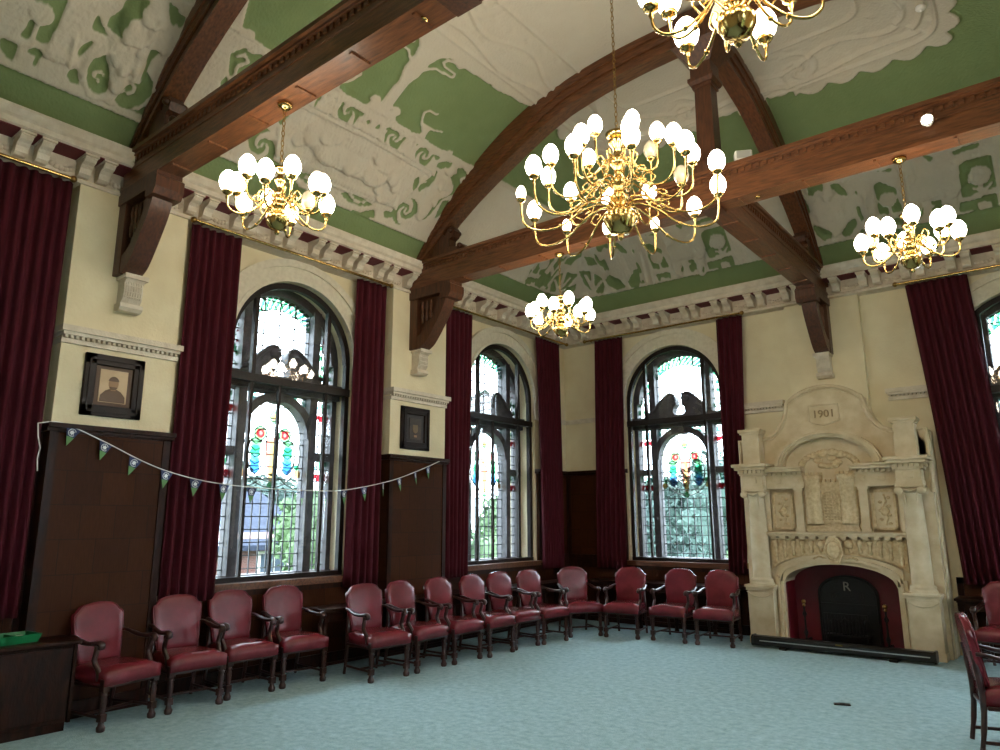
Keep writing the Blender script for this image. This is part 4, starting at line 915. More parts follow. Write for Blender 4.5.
dup(proto, (-.84, 9.93, 0), -PI/2-.12, 'red leather armchair against the far wall right of the chimneypiece, cut by the picture edge')
dup(proto, (-.55, 6.66, 0), math.radians(14), 'red leather armchair in the foreground seen from its back, at the right edge')
# ------------------------------------------------------------------ text
def text_mesh(name, s, size, m, parent, loc, depth=.004, rot=(PI/2, 0, 0), label=None):
    cu = bpy.data.curves.new(name, 'FONT'); cu.body = s; cu.size = size; cu.extrude = depth; cu.align_x = 'CENTER'; cu.align_y = 'CENTER'; cu.resolution_u = 3
    tmp = bpy.data.objects.new(name, cu); COL.objects.link(tmp)
    dg = bpy.context.evaluated_depsgraph_get(); me = bpy.data.meshes.new_from_object(tmp.evaluated_get(dg)); bpy.data.objects.remove(tmp)
    o = bpy.data.objects.new(name, me); COL.objects.link(o); me.materials.clear(); me.materials.append(m); o.parent = parent; o.location = loc; o.rotation_euler = rot
    if label: o['label'] = label
    return o
# ------------------------------------------------------------------ chimneypiece (origin on the floor at its centre, y=YF)
FX = -2.64
fp = thing('chimneypiece', 'tall carved buff stone chimneypiece with columns, castle relief and curved gable', 'fireplace', (FX, YF, 0))
G = lambda u, z, d: (u, -d, z)                    # u across, z up, d out from the wall
def sym(f): f(-1); f(1)
# gabled back slab with the fire opening
gab = [(-1.20, 2.0), (-1.20, 2.80), (-.86, 2.80), (-.79, 2.815)]+[(q[0], q[1]) for q in smooth_pts([(-.79, 2.82, 0), (-.68, 2.88, 0), (-.57, 3.02, 0), (-.51, 3.18, 0), (-.49, 3.30, 0)], 5)]+[(-.44, 3.33)]+[(.62*sin(t), 2.965+.52*cos(t)) for t in rng(-.72, 0, 9)]
gab = gab+[(-u, z) for u, z in gab[-2::-1]]
ol = [(u, z) for u, z in gab]
us = sorted(set([round(u, 4) for u, z in ol]+[round(q, 4) for q in rng(-.71, .71, 25)]))
def hi_(u):
    for (a, b), (c, d) in zip(ol, ol[1:]):
        if a <= u <= c and c > a: return b+(d-b)*(u-a)/(c-a)
    return 2.8
OPW = .70
def ofn(u): return .80+.27*math.sqrt(max(0, 1-(u/OPW)**2))**1.0 if abs(u) < OPW else 0
sl = MB()
uu = [u for u in us if u <= -OPW]+[-OPW]; sl.band(uu, lambda u: 0, hi_, G, -.02, .42)
uu = [-OPW]+[u for u in us if -OPW < u < OPW]+[OPW]; sl.band(uu, lambda u: .80+.27*math.sqrt(max(0, 1-(u/OPW)**2)), hi_, G, -.02, .42)
uu = [OPW]+[u for u in us if u > OPW]; sl.band(uu, lambda u: 0, hi_, G, -.02, .42)
sl.build('overmantel', M['stone'], fp)
ed = MB().tube([G(u, z-.01, .425) for u, z in gab], .028, 6).tube([G(u*.985, z-.055, .42) for u, z in gab[3:-3]], .012, 6); ed.build('gable_moulding', M['stone'], fp)
# side strips beside the columns
for s in (-1, 1): MB().band(sorted([s*1.16, s*1.215]), lambda u: 0, lambda u: 2.78, G, 0, .30).build('side_slab', M['stone'], fp)
for s in (-1, 1):
    c = s*.98
    p = MB(); p.box(c-.185, c+.185, -.66, -.35, 0, .10, .006).box(c-.175, c+.175, -.65, -.35, .10, .70, .006).box(c-.19, c+.19, -.67, -.35, .70, .735).box(c-.205, c+.205, -.69, -.35, .735, .775, .006)
    p.tube([G(c-.18, .68, .655), G(c-.10, .63, .657), G(c, .61, .658), G(c+.10, .63, .657), G(c+.18, .68, .655)], .008, 6)
    p.build('plinth', M['stone'], fp)
    q = MB(); cc = (c, -.52, 0)
    q.lathe([(.16, .775), (.16, .80), (.142, .81), (.15, .83), (.148, .85), (.125, .865), (.12, .88), (.122, 1.1), (.117, 1.5), (.104, 1.96), (.112, 1.97), (.112, 1.985), (.10, 1.99)], c=cc, n=24)
    q.build('column', M['stone'], fp)
    k = MB(); k.lathe([(.11, 1.985), (.14, 2.02), (.13, 2.04), (.11, 2.05)], c=cc, n=20); k.box(c-.16, c+.16, -.68, -.38, 2.045, 2.075, .005)
    for e in (-1, 1):
        for yy in (-.665, -.42):
            k.lathe([(.002, -.02), (.045, -.02), (.05, 0), (.045, .02), (.002, .02)], c=(c+e*.125, yy, 2.005), ax='y', n=14)
        k.tube([G(c+e*.075, 1.98, .665), G(c+e*.07, 1.90, .66), G(c+e*.072, 1.80, .655)], [.012, .014, .004], 6)
    k.tube([G(c-.12, 2.04, .67), G(c, 2.0, .675), G(c+.12, 2.04, .67)], .014, 6)
    k.build('capital', M['stone'], fp)
    e_ = MB(); a, b = sorted((s*.80, s*1.13))
    e_.box(c-.15, c+.15, -.66, -.3, 2.075, 2.13, .004).box(c-.14, c+.14, -.65, -.3, 2.13, 2.27, .004)
    e_.box(c-.06, c+.06, -.665, -.64, 2.16, 2.24, .004)
    e_.box(c-.17, c+.17, -.68, -.3, 2.27, 2.30)
    for i in range(5): x_ = c-.15+.3*(i+.5)/5; e_.box(x_-.02, x_+.02, -.71, -.66, 2.30, 2.345)
    for i in range(6): y_ = -.66+.33*(i+.5)/6; e_.box(c+s*.17, c+s*.20, y_-.018, y_+.018, 2.30, 2.345)
    e_.box(c-.17, c+.17, -.67, -.3, 2.30, 2.345); e_.box(c-.22, c+.22, -.74, -.3, 2.345, 2.385, .006).box(c-.25, c+.25, -.77, -.3, 2.385, 2.43, .008)
    # lower wing entablature towards the centre
    a, b = sorted((s*.32, s*.86))
    e_.box(a, b, -.52, -.4, 2.08, 2.11).box(a, b, -.50, -.4, 2.11, 2.25)
    for uu_ in (.42, .66): e_.box(s*uu_-.035, s*uu_+.035, -.515, -.49, 2.15, 2.21, .004)
    n = 8
    for i in range(n): x_ = a+(b-a)*(i+.5)/n; e_.box(x_-.018, x_+.018, -.56, -.49, 2.265, 2.305)
    e_.box(a-.01, b, -.51, -.4, 2.25, 2.305).box(a-.03, b, -.60, -.4, 2.305, 2.345, .005).box(a-.04, b, -.62, -.4, 2.345, 2.375, .005)
    e_.build('entablature', M['stone'], fp)
    d_ = MB(); d_.box(c-.12, c+.12, -.62, -.40, 2.43, 2.86, .005).box(c-.14, c+.14, -.64, -.40, 2.86, 2.885).box(c-.16, c+.16, -.66, -.40, 2.885, 2.93, .006)
    d_.prism([(s*1.10, 2.43), (s*1.22, 2.43), (s*1.21, 2.52), (s*1.20, 2.60), (s*1.14, 2.66), (s*1.10, 2.74)], lambda u, v, w: G(u, v, w), .30, .42)
    d_.build('pedestal', M['stone'], fp)
    # side relief panel
    r_ = MB(); a, b = sorted((s*.50, s*.78)); r_.box(a, b, -.455, -.41, 1.52, 2.03, .004)
    r_.build('side_panel', M['stone'], fp)
    f_ = MB(); 
    for (x0_, x1_, z0_, z1_) in ((a, b, 2.0, 2.03), (a, b, 1.52, 1.55), (a, a+.03, 1.52, 2.03), (b-.03, b, 1.52, 2.03)): f_.box(x0_, x1_, -.475, -.45, z0_, z1_)
    m_ = (a+b)/2
    f_.tube([G(m_, 1.58, .46), G(m_+.03, 1.68, .468), G(m_-.03, 1.78, .468), G(m_+.02, 1.88, .466), G(m_, 1.97, .46)], .012, 6)
    for i in range(7): f_.ball(G(m_+(-1)**i*.05, 1.60+.055*i, .458), .026, 8, 6, (1, .5, .8))
    f_.ball(G(m_, 1.76, .46), .055, 10, 7, (1, .4, 1.2))
    f_.build('panel_carving', M['stonedark'], fp)
    g_ = MB(); a, b = sorted((s*.36, s*.46)); g_.box(a, b, -.50, -.41, 1.49, 2.05, .004).box(a-.015, b+.015, -.515, -.41, 2.04, 2.08).box(a-.01, b+.01, -.51, -.41, 1.49, 1.54)
    g_.build('pilaster_strip', M['stone'], fp); MB().box(*sorted((s*.81, s*.87)), -.48, -.41, 1.49, 2.06, .004).build('pilaster_strip', M['stone'], fp)
# hood arch over the castle
h_ = MB(); n = 30
def harch(r0, r1, d0, d1): 
    vs = []
    for i in range(n+1):
        t = .06+(PI-.12)*i/n
        for r, w in ((r0, d0), (r1, d0), (r1, d1), (r0, d1)): vs.append(G(r*cos(t), 2.36+r*.70*sin(t), w))
    fs = []
    for i in range(n):
        p = 4*i
        for k in range(4): fs.append((p+k, p+(k+1) % 4, p+4+(k+1) % 4, p+4+k))
    h_.add(vs, fs+[(0, 3, 2, 1), (4*n, 4*n+1, 4*n+2, 4*n+3)])
harch(.60, .63, .41, .56); harch(.57, .60, .41, .53); harch(.63, .67, .41, .59); harch(.66, .69, .41, .54); h_.build('hood_arch', M['stone'], fp)
# castle relief
ca = MB(); ca.box(-.36, .36, -.44, -.41, 1.52, 2.06)
for s in (-1, 1):
    ca.lathe([(.115, 1.60), (.11, 2.16), (.13, 2.19), (.135, 2.25), (.12, 2.25)], c=(s*.225, -.43, 0), n=18)
    for i in range(6): t = PI+PI*(i+.5)/6; ca.box(s*.225+.125*cos(t)-.018, s*.225+.125*cos(t)+.018, -.43+.125*sin(t)-.015, -.43+.125*sin(t)+.015, 2.25, 2.285)
ca.box(-.14, .14, -.47, -.41, 1.60, 2.15)
for i in range(5): ca.box(-.14+.06*i, -.105+.06*i, -.48, -.42, 2.15, 2.19)
for i in range(4): ca.box(-.34+.012*i, .34-.012*i, -.50+.015*i, -.41, 1.50+.025*i, 1.53+.025*i)
for i in range(16):
    t = PI*(i+.5)/16; ca.ball(G(.36*cos(t), 2.36+.20*sin(t), .43), .05, 8, 5, (1, .5, .8))
for i in range(12): ca.ball(G(.2*cos(i*2.4)*((i+1)/12)**.5, 2.47+.1*sin(i*2.4), .43), .06, 8, 5, (1.1, .5, .7))
ca.build('castle_relief', M['stonedark'], fp)
pc = MB()
for i in range(6): x_ = -.10+.04*i; top = 1.93+.08*math.sqrt(max(0, 1-(x_/.115)**2)); pc.tube([G(x_, 1.64, .478), G(x_, top, .478)], .009, 5)
for i in range(8): z_ = 1.66+.04*i; pc.tube([G(-.10, z_, .478), G(.10, z_, .478)], .009, 5)
pc.tube([G(.12*cos(t), 1.92+.11*sin(t), .48) for t in rng(0, PI, 12)], .012, 6); pc.build('portcullis', M['stonedark'], fp)
# date stone
ds = MB(); dp = [(-.20, 2.99), (-.19, 3.21), (.19, 3.21), (.20, 2.99), (.08, 2.95), (0, 2.935), (-.08, 2.95), (-.20, 2.99)]; ds.prism(dp[:-1], lambda u, v, w: G(u, v, w), .42, .436).tube([G(u, v, .436) for u, v in dp], .011, 6); ds.build('date_stone', M['stone'], fp)
text_mesh('date', '1901', .15, mat('darker_lettering', srgb(150, 130, 96), .8), fp, G(0, 3.085, .44), .009)  # raised figures in one flat tone, darker than the stone around them
# shelf and fluted frieze over the opening
sh = MB(); sh.box(-.89, .89, -.56, -.41, 1.455, 1.485, .005).box(-.86, .86, -.54, -.41, 1.43, 1.455)
for i in range(13): x_ = -.78+.13*i; sh.box(x_-.035, x_+.035, -.55, -.41, 1.395, 1.43, .003)
sh.build('shelf', M['stone'], fp)
fr = MB()
def low(u): return .93+.27*math.sqrt(max(0, 1-(u/.86)**2))
fr.band(rng(-.84, .84, 25), low, lambda u: 1.40, G, .41, .47)
fr.build('frieze', M['stonedark'], fp)
for i in range(14):
    x_ = -.78+.12*i
    if abs(x_) < .13: continue
    z0_ = low(x_)+.03; h0 = 1.385-z0_
    if h0 < .05: continue
    fl = MB(); fl.lathe([(.012, z0_), (.028, z0_+h0*.15), (.018, z0_+h0*.35), (.034, z0_+h0*.75), (.04, z0_+h0*.9), (.02, z0_+h0)], c=(x_, -.475, 0), n=9)
    fl.build('baluster', M['stonedark'], fp)
am = MB()
for (o0, o1, d1) in ((0, .045, .50), (.045, .075, .53), (.075, .12, .49)):
    am.band(rng(-.70-o0*.9, .70+o0*.9, 31), lambda u: .80+o0+(.27)*math.sqrt(max(0, 1-(u/(.70+o0*.9))**2)), lambda u: .80+o1+.27*math.sqrt(max(0, 1-(u/(.70+o1*.9))**2))+.004, G, .41, d1)
    for s in (-1, 1): a, b = sorted((s*(.70+o0*.9), s*(.70+o1*.9))); am.band([a, b], lambda u: 0, lambda u: .82+o0, G, .41, d1)
am.build('opening_moulding', M['stone'], fp)
ks = MB(); ks.prism([(-.05, 1.08), (.05, 1.08), (.09, 1.22), (.10, 1.36), (.06, 1.42), (-.06, 1.42), (-.10, 1.36), (-.09, 1.22)], lambda u, v, w: G(u, v, w), .42, .58)
ks.ball(G(0, 1.27, .585), .085, 12, 8, (.9, .4, 1.3)); ks.tube([G(.1*cos(t), 1.26+.13*sin(t), .57) for t in rng(0, 2*PI, 18)], .018, 6)
for s in (-1, 1): ks.ball(G(s*.17, 1.33, .49), .06, 10, 7, (1, .6, 1)); ks.tube([G(s*.12, 1.14, .5), G(s*.2, 1.17, .53), G(s*.27, 1.14, .52), G(s*.24, 1.11, .52)], .014, 6)
ks.build('cartouche', M['stonedark'], fp)
# crimson lining of the fire opening
li = MB(); li.box(-.72, -.695, -.42, -.015, 0, 1.0).box(.695, .72, -.42, -.015, 0, 1.0).box(-.7, .7, -.42, -.02, 0, .012)
li.build('firebox_lining', M['redtile'], fp); MB().band([-.72, .72], lambda u: 0, lambda u: 1.12, G, .015, .035).build('firebox_back', mat('darker_crimson', srgb(112, 18, 30), .6, col2=srgb(76, 14, 22), nscale=2), fp)  # back wall in a slightly darker, mottled crimson than the sides
# iron fireback, grate and firedogs
fb = thing('fireback', 'black cast iron fireback with a raised crown-shaped head and the letter R', 'fireback', (FX, YF-.06, 0))
b_ = MB(); top = [(.38*sin(t), .66+.25*cos(t)) for t in rng(-PI/2, PI/2, 17)]
b_.prism([(-.38, .02), (-.38, .6)]+top+[(.38, .6), (.38, .02)], lambda u, v, w: (u, -w, v), .0, .035); b_.tube([(u, -.04, z) for u, z in [(-.36, .03), (-.36, .6)]+[(u*.94, z-.02) for u, z in top]+[(.36, .6), (.36, .03)]], .012, 6)
b_.box(-.36, .36, -.05, -.03, .52, .54); b_.build('plate', M['iron'], fb)
text_mesh('letter', 'R', .17, M['irongrey'], fb, (0, -.042, .76), .004); text_mesh('numeral', '19', .08, M['iron'], fb, (-.17, -.042, .64), .005); text_mesh('numeral', '01', .08, M['iron'], fb, (.17, -.042, .64), .005)
gr = thing('fire_grate', 'black iron fire basket with bars standing in the crimson opening', 'grate', (FX, YF-.30, 0))
g2 = MB(); g2.box(-.27, .27, -.015, 0, .40, .43).box(-.27, .27, -.015, 0, .14, .165).box(-.27, .27, 0, .18, .14, .155)
for i in range(13): x_ = -.255+.0425*i; g2.tube([(x_, -.012, .15), (x_, -.022, .28), (x_, -.012, .42)], .007, 6)
for i in range(4): g2.tube([(-.2+.13*i, -.02, .33), (-.14+.13*i, -.03, .38), (-.08+.13*i, -.02, .33)], .008, 6)
g2.build('basket', M['iron'], gr)
for sx in (-.25, .25):
    for sy in (0, .16): MB().lathe([(.02, .012), (.012, .04), (.01, .14), (.016, .15)], c=(sx, sy, 0), n=8).build('leg', M['iron'], gr)
for s, w in ((-1, 'left'), (1, 'right')):
    an = thing('firedog', 'iron firedog with a pale ball finial, on the %s' % ('window side of the grate' if s < 0 else 'side towards the wide curtain'), 'firedog', (FX+s*.50, YF-.36, 0), 0, 'firedogs')
    MB().lathe([(.04, .012), (.02, .03), (.012, .10), (.03, .16), (.014, .20), (.012, .36), (.032, .40), (.014, .44), (.012, .50)], n=12).box(-.012, .012, 0, .22, .05, .075).box(-.09, .09, -.012, .012, .012, .05).build('stem', M['iron'], an)
    MB().ball((0, 0, .56), .03).lathe([(.015, .50), (.026, .51), (.012, .53)], n=10).build('finial', M['brassdark'], an)
sc = thing('projector_screen_case', 'long black pull-up screen case with a silver line, lying in front of the fireplace', 'screen case', (-2.60, 9.96, 0), .0)
c_ = MB(); c_.prism([(-.07, .028), (.07, .028), (.085, .05), (.08, .12), (.05, .145), (-.05, .145), (-.08, .12), (-.085, .05)], lambda u, v, w: (w, u, v), -1.05, 1.05); c_.build('case', M['black'], sc)
MB().box(-.96, 1.0, -.092, -.083, .085, .096).build('silver_strip', M['silver'], sc)
for x_ in (-1.06, 1.05): MB().prism([(-.08, .024), (.08, .024), (.093, .05), (.088, .13), (.055, .155), (-.055, .155), (-.088, .13), (-.093, .05)], lambda u, v, w: (w+x_, u, v), -.012, .012).build('end_cap', M['black'], sc)
for x_ in (-.66, .62): MB().box(x_-.05, x_+.05, -.12, .12, 0, .03, .008).build('foot', M['black'], sc)
MB().box(-.02, .06, -.088, -.06, .12, .135).build('latch', M['brass'], sc)

# ------------------------------------------------------------------ ledges with turned balusters
def ledge(label, along, a, b, depth, z, legs, fn):
    t = thing('radiator_shelf', label, 'shelf', fn(a, 0, 0), 0, 'dark shelves over the radiators'); base = Vector(fn(a, 0, 0)); g = lambda s, zz, d: tuple(Vector(fn(s, zz, d))-base)
    def bx(m, s0, s1, z0, z1, d0, d1):
        p, q = g(s0, z0, d0), g(s1, z1, d1); m.box(p[0], q[0], p[1], q[1], p[2], q[2], .005)
    m = MB(); bx(m, a, b, z-.03, z, 0, -depth); bx(m, a+.02, b-.02, z-.05, z-.03, 0, -depth+.02); m.build('top', M['darkwood'], t)
    m = MB(); bx(m, a+.03, b-.03, z-.14, z-.05, -depth+.07, -depth+.045); m.build('apron', M['darkwood'], t)
    for s in legs:
        m = MB(); c = g(s, 0, -depth+.07); pr = [(.03, 0), (.036, .02), (.03, .05), (.022, .07), (.02, .10), (.034, .2), (.026, .34), (.022, .38), (.034, .40), (.034, .43), (.024, .46), (.026, z-.12)]
        m.lathe(pr, c=c, n=10); m.box(c[0]-.033, c[0]+.033, c[1]-.033, c[1]+.033, z-.15, z-.05, .004); m.box(c[0]-.03, c[0]+.03, c[1]-.03, c[1]+.03, .09, .15, .004); m.build('leg', M['darkwood'], t)
    m = MB(); bx(m, a+.03, b-.03, .1, .13, -depth+.055, -depth+.085); m.build('rail', M['darkwood'], t)
D0 = -.215
ledge('dark wooden radiator shelf along the window wall, ending at the gap in the chairs', None, 5.14, 10.40, .38, .70, (5.2, 5.9, 6.6, 7.3, 8.0, 8.7, 9.4), lambda s, z, d: (XL+.215-d, s, z))
ledge('dark wooden shelf over the radiators below the far window left of the chimneypiece', None, -6.55, -3.98, .42, .70, (-6.2, -5.6, -5.0, -4.4, -4.03), lambda s, z, d: (s, YF-.06+d, z))
ledge('dark wooden shelf on turned legs just right of the chimneypiece', None, -1.36, 1.6, .42, .72, (-1.30, -.6, .1, .8), lambda s, z, d: (s, YF-.06+d, z))
# ------------------------------------------------------------------ cabinet and tray
cb = thing('cabinet', 'low dark wooden cabinet at the lower left, beside the first armchair', 'cabinet', (-6.79, 1.9, 0))
MB().box(-.17, .17, -.75, .74, .07, .665, .006).box(-.15, .145, -.73, .72, 0, .07).build('body', M['darkwood'], cb)
MB().box(-.19, .205, -.78, .775, .665, .70, .008).build('top', M['darkwood'], cb)
for a, b in ((-.72, -.02), (.0, .71)):
    d = MB().box(.17, .185, a, b, .10, .645, .004).build('door', M['darkwood'], cb)
    MB().lathe([(.006, .185), (.006, .20), (.014, .205), (.015, .215), (.008, .222)], c=(0, (b-.62 if a < -.1 else a+.08), .585), ax='x', n=10).build('knob', M['brass'], d)
MB().box(.17, .20, .715, .74, .07, .665).build('corner_post', M['darkwood'], cb)
tr = thing('plastic_tray', 'shallow green plastic tray holding papers on top of the dark cabinet', 'tray', (-6.84, 2.22, .70), .12)
m = MB(); w_, l_ = .11, .16
m.box(-w_, w_, -l_, l_, .0, .006)
m.add([(-w_, -l_, .0), (w_, -l_, .0), (w_, l_, .0), (-w_, l_, .0), (-w_-.02, -l_-.02, .065), (w_+.02, -l_-.02, .065), (w_+.02, l_+.02, .065), (-w_-.02, l_+.02, .065), (-w_-.013, -l_-.013, .065), (w_+.013, -l_-.013, .065), (w_+.013, l_+.013, .065), (-w_-.013, l_+.013, .065), (-w_+.006, -l_+.006, .006), (w_-.006, -l_+.006, .006), (w_-.006, l_-.006, .006), (-w_+.006, l_-.006, .006)],
 [(0, 1, 5, 4), (1, 2, 6, 5), (2, 3, 7, 6), (3, 0, 4, 7), (4, 5, 9, 8), (5, 6, 10, 9), (6, 7, 11, 10), (7, 4, 8, 11), (8, 9, 13, 12), (9, 10, 14, 13), (10, 11, 15, 14), (11, 8, 12, 15)])
m.build('tray_shell', M['green_tray'], tr); MB().box(-.10, .10, -.005, .005, .006, .06).build('divider', M['green_tray'], tr)
tag(MB().box(-.085, .085, .02, .14, 0, .03).build('paper_stack', M['paper'], None, loc=(-6.85, 2.22, .708), rz=.2), 'small stack of white paper inside the green plastic tray', 'paper')

# ------------------------------------------------------------------ pictures
def picture(name, label, s, z0, w, h, mount, img):
    t = thing(name, label, 'picture', (XL+.192, s, z0)); g = lambda a, z, d: (d, a, z)
    m = MB(); fw = w*.19
    for (a0, a1, b0, b1) in ((-w/2, w/2, h-fw, h), (-w/2, w/2, 0, fw), (-w/2, -w/2+fw, 0, h), (w/2-fw, w/2, 0, h)): m.box(0, .035, a0, a1, b0, b1, .006)
    i_ = fw*.85
    for (a0, a1, b0, b1) in ((-w/2+i_*.42, w/2-i_*.42, h-i_*.62, h-i_*.42), (-w/2+i_*.42, w/2-i_*.42, i_*.42, i_*.62), (-w/2+i_*.42, -w/2+i_*.62, i_*.42, h-i_*.42), (w/2-i_*.62, w/2-i_*.42, i_*.42, h-i_*.42)): m.box(.03, .045, a0, a1, b0, b1)
    m.build('frame', M['frame'], t)
    MB().box(.004, .014, -w/2+fw*.9, w/2-fw*.9, fw*.9, h-fw*.9).build('mount', mount, t)
    return t, m
M['mount_dark'] = mat('brown_mount', srgb(84, 62, 46), .6); M['mount_black'] = mat('black_mount', srgb(38, 32, 30), .5)
M['sepia'] = mat('sepia_print', srgb(196, 170, 134), .6, col2=srgb(178, 150, 116), nscale=5); M['sepiadark'] = mat('sepia_dark_coat', srgb(92, 70, 52), .6); M['sepiaskin'] = mat('sepia_face', srgb(150, 118, 86), .6)
t, _ = picture('framed_portrait', 'framed sepia portrait photograph of a man in a dark coat, on the first pier', 2.86, 2.61, .54, .58, M['mount_dark'], None)
MB().box(.012, .018, -.125, .125, .135, .445).build('photograph', M['sepia'], t)
f = lambda u, v, w: (w, u, v)
MB().prism([(-.115, .14), (-.11, .20), (-.07, .245), (-.03, .265), (.03, .265), (.07, .245), (.11, .20), (.115, .14)], f, .018, .0195).build('painted_coat', M['sepiadark'], t)
h_ = MB().prism([(.045*cos(a), .315+.06*sin(a)) for a in rng(0, 2*PI, 19)[:-1]], f, .018, .0195).prism([(-.022, .25), (.022, .25), (.02, .28), (-.02, .28)], f, .018, .0197).build('painted_face', M['sepiaskin'], t)
MB().prism([(.048*cos(a), .335+.05*sin(a)) for a in rng(.1, PI-.1, 12)], f, .0195, .021).prism([(.035*cos(a), .285+.028*sin(a)) for a in rng(PI, 2*PI, 9)], f, .0195, .021).build('painted_hair', M['sepiadark'], t)
MB().box(.03, .048, -.07, .07, .035, .055).build('name_plate', M['frame'], t)
t, _ = picture('framed_picture', 'small dark framed picture on the second pier, almost black', 6.83, 2.60, .54, .58, M['mount_black'], None)
MB().box(.012, .018, -.11, .11, .14, .43).build('print', mat('dim_print', srgb(70, 60, 50), .5, col2=srgb(44, 38, 34), nscale=10), t)
MB().prism([(-.05, .28), (-.04, .24), (0, .22), (.04, .24), (.05, .28), (.045, .34), (-.045, .34)], f, .018, .0195).build('emblem', mat('dim_gold', srgb(112, 94, 64), .5), t)
MB().box(.018, .02, -.025, .03, .17, .2).build('caption_slip', M['sepiaskin'], t)

# ------------------------------------------------------------------ bunting
bn = thing('bunting', 'string of small navy and green pennants sagging across the first window', 'bunting', (-6.95, 0, 0))
SP = [(2.26, 2.49), (2.45, 2.509), (2.822, 2.372), (3.155, 2.228), (3.456, 2.129), (3.881, 2.048), (4.465, 2.007), (5.119, 2.0), (5.629, 2.021), (6.356, 2.159), (6.90, 2.33), (7.285, 2.474)]
sp = smooth_pts([(0, a, b) for a, b in SP], 8); MB().tube([(0, 2.30, 2.08), (.006, 2.285, 2.18), (-.005, 2.30, 2.28), (.006, 2.27, 2.38), (0, 2.26, 2.48)]+[tuple(p) for p in sp], .0055, 6).build('cord', M['rope'], bn)
M['navy'] = mat('navy_pennant', srgb(40, 52, 92), .7); M['pgreen'] = mat('green_pennant', srgb(92, 140, 84), .7); M['pwhite'] = mat('pennant_white_emblem', srgb(226, 230, 232), .7)
YS_ = [2.549, 2.834, 3.117, 3.426, 3.73, 4.04, 4.368, 4.691, 5.009, 5.347, 5.614, 5.925, 6.237, 6.514, 6.803, 7.049]
def pz(y):
    for p, q in zip(sp, sp[1:]):
        if p[1] <= y <= q[1]: return p[2]+(q[2]-p[2])*(y-p[1])/(q[1]-p[1])
    return 2.4
n1 = MB().prism([(-.065, 0), (.065, 0), (.034, -.085), (-.034, -.085)], lambda u, v, w: (w, u, v), -.0015, .0015).build('pennant', M['navy'])
n2 = MB().prism([(-.034, -.085), (.034, -.085), (0, -.17)], lambda u, v, w: (w, u, v), -.0015, .0015).build('pennant_tip', M['pgreen'])
e = MB().prism([(.024*cos(a)*(1 if k % 2 else .6), -.045+.024*sin(a)*(1 if k % 2 else .6)) for k, a in enumerate(rng(0, 2*PI, 13)[:-1])], lambda u, v, w: (w, u, v), .0015, .0035); e.tube([(.003, .032*cos(a), -.045+.032*sin(a)) for a in rng(.4, 5.6, 14)], .003, 5)
n3 = e.build('pennant_emblem', M['pwhite'])
dd = (n1.data, n2.data, n3.data)
for q in (n1, n2, n3): bpy.data.objects.remove(q)
for i, y in enumerate(YS_):
    p = bpy.data.objects.new('pennant', dd[0]); COL.objects.link(p); p.parent = bn; p.location = (0, y, pz(y)-.004)
    sl_ = (pz(min(7.2, y+.05))-pz(max(2.3, y-.05)))/.1
    R_ = random.Random(i); p.rotation_euler = (math.atan(sl_)*.8, R_.uniform(-.1, .1), [0, .1, -.1, .05, 0, .1, 0, .9, 1.2, 1.1, .3, .2, .6, .3, .5, .4][i]+R_.uniform(-.12, .12))
    for nm, d in (('pennant_tip', dd[1]), ('pennant_emblem', dd[2])): c = bpy.data.objects.new(nm, d); COL.objects.link(c); c.parent = p

# ------------------------------------------------------------------ small fittings
sl = thing('spotlight', 'small round lit spotlight on the side of the long oak beam', 'spotlight', (-.62, 6.63, 5.0))
MB().lathe([(.03, .05), (.035, .02), (.05, -.01), (.052, -.035), (.04, -.035)], n=16, ax='y').build('housing', M['white'], sl)
MB().lathe([(.001, -.0345), (.04, -.036), (.04, -.038), (.001, -.039)], n=16, ax='y').build('lamp_face', mat('spotlight_glow', srgb(255, 246, 230), .3, emit=(1, .9, .75, 1), estr=14), sl)
fl_ = thing('floodlight', 'white box floodlight standing on the long oak beam beside the king post', 'floodlight', (-2.25, 6.76, 5.205), .5)
MB().box(-.03, .03, -.03, .03, 0, .035).build('base', M['white'], fl_)
MB().box(-.085, .085, -.05, .05, .03, .13, .01).build('head', M['white'], fl_)
MB().box(-.07, .07, -.054, -.05, .042, .118).build('lens', mat('grey_lens', srgb(170, 172, 170), .3), fl_)
sd = thing('smoke_detector', 'small white smoke detector on the green vault at the upper right', 'detector', (-.653, 7.777, float(ceil_z(np.array(.468)))-.045))
MB().lathe([(.05, .0), (.052, -.02), (.04, -.035), (.02, -.04)], n=16).build('detector_body', M['white'], sd); MB().lathe([(.015, -.04), (.012, -.055), (.003, -.06)], n=10).build('detector_sensor', M['white'], sd)
fs = thing('floor_socket', 'small black floor box cover in the middle of the carpet', 'floor box', (-1.94, 7.36, 0), .35)
MB().box(-.07, .07, -.03, .03, 0, .012, .004).build('cover', M['black'], fs); MB().box(-.02, .02, -.018, .018, .012, .016).build('flap', M['black'], fs)
sk = thing('wall_switch', 'small dark switch plate on the stone beside the chimneypiece column', 'switch', (-3.87, YF-.305, 1.0))
MB().box(-.03, .03, -.012, 0, -.04, .04, .003).build('plate', M['brassdark'], sk); MB().box(-.006, .006, -.022, -.01, -.01, .01).build('toggle', M['brassdark'], sk)
for i, (x, y) in enumerate(((-2.92, 2.85), (-2.15, 6.8))):
    tag(MB().lathe([(.001, -.015), (.025, -.012), (.03, 0), (.001, .001)], n=12).build('brass_boss', M['brass'], None, loc=(x, y, 4.83)), ('small brass boss under the oak beam nearest the camera', 'small brass boss under the long oak beam near the king post')[i], 'boss')

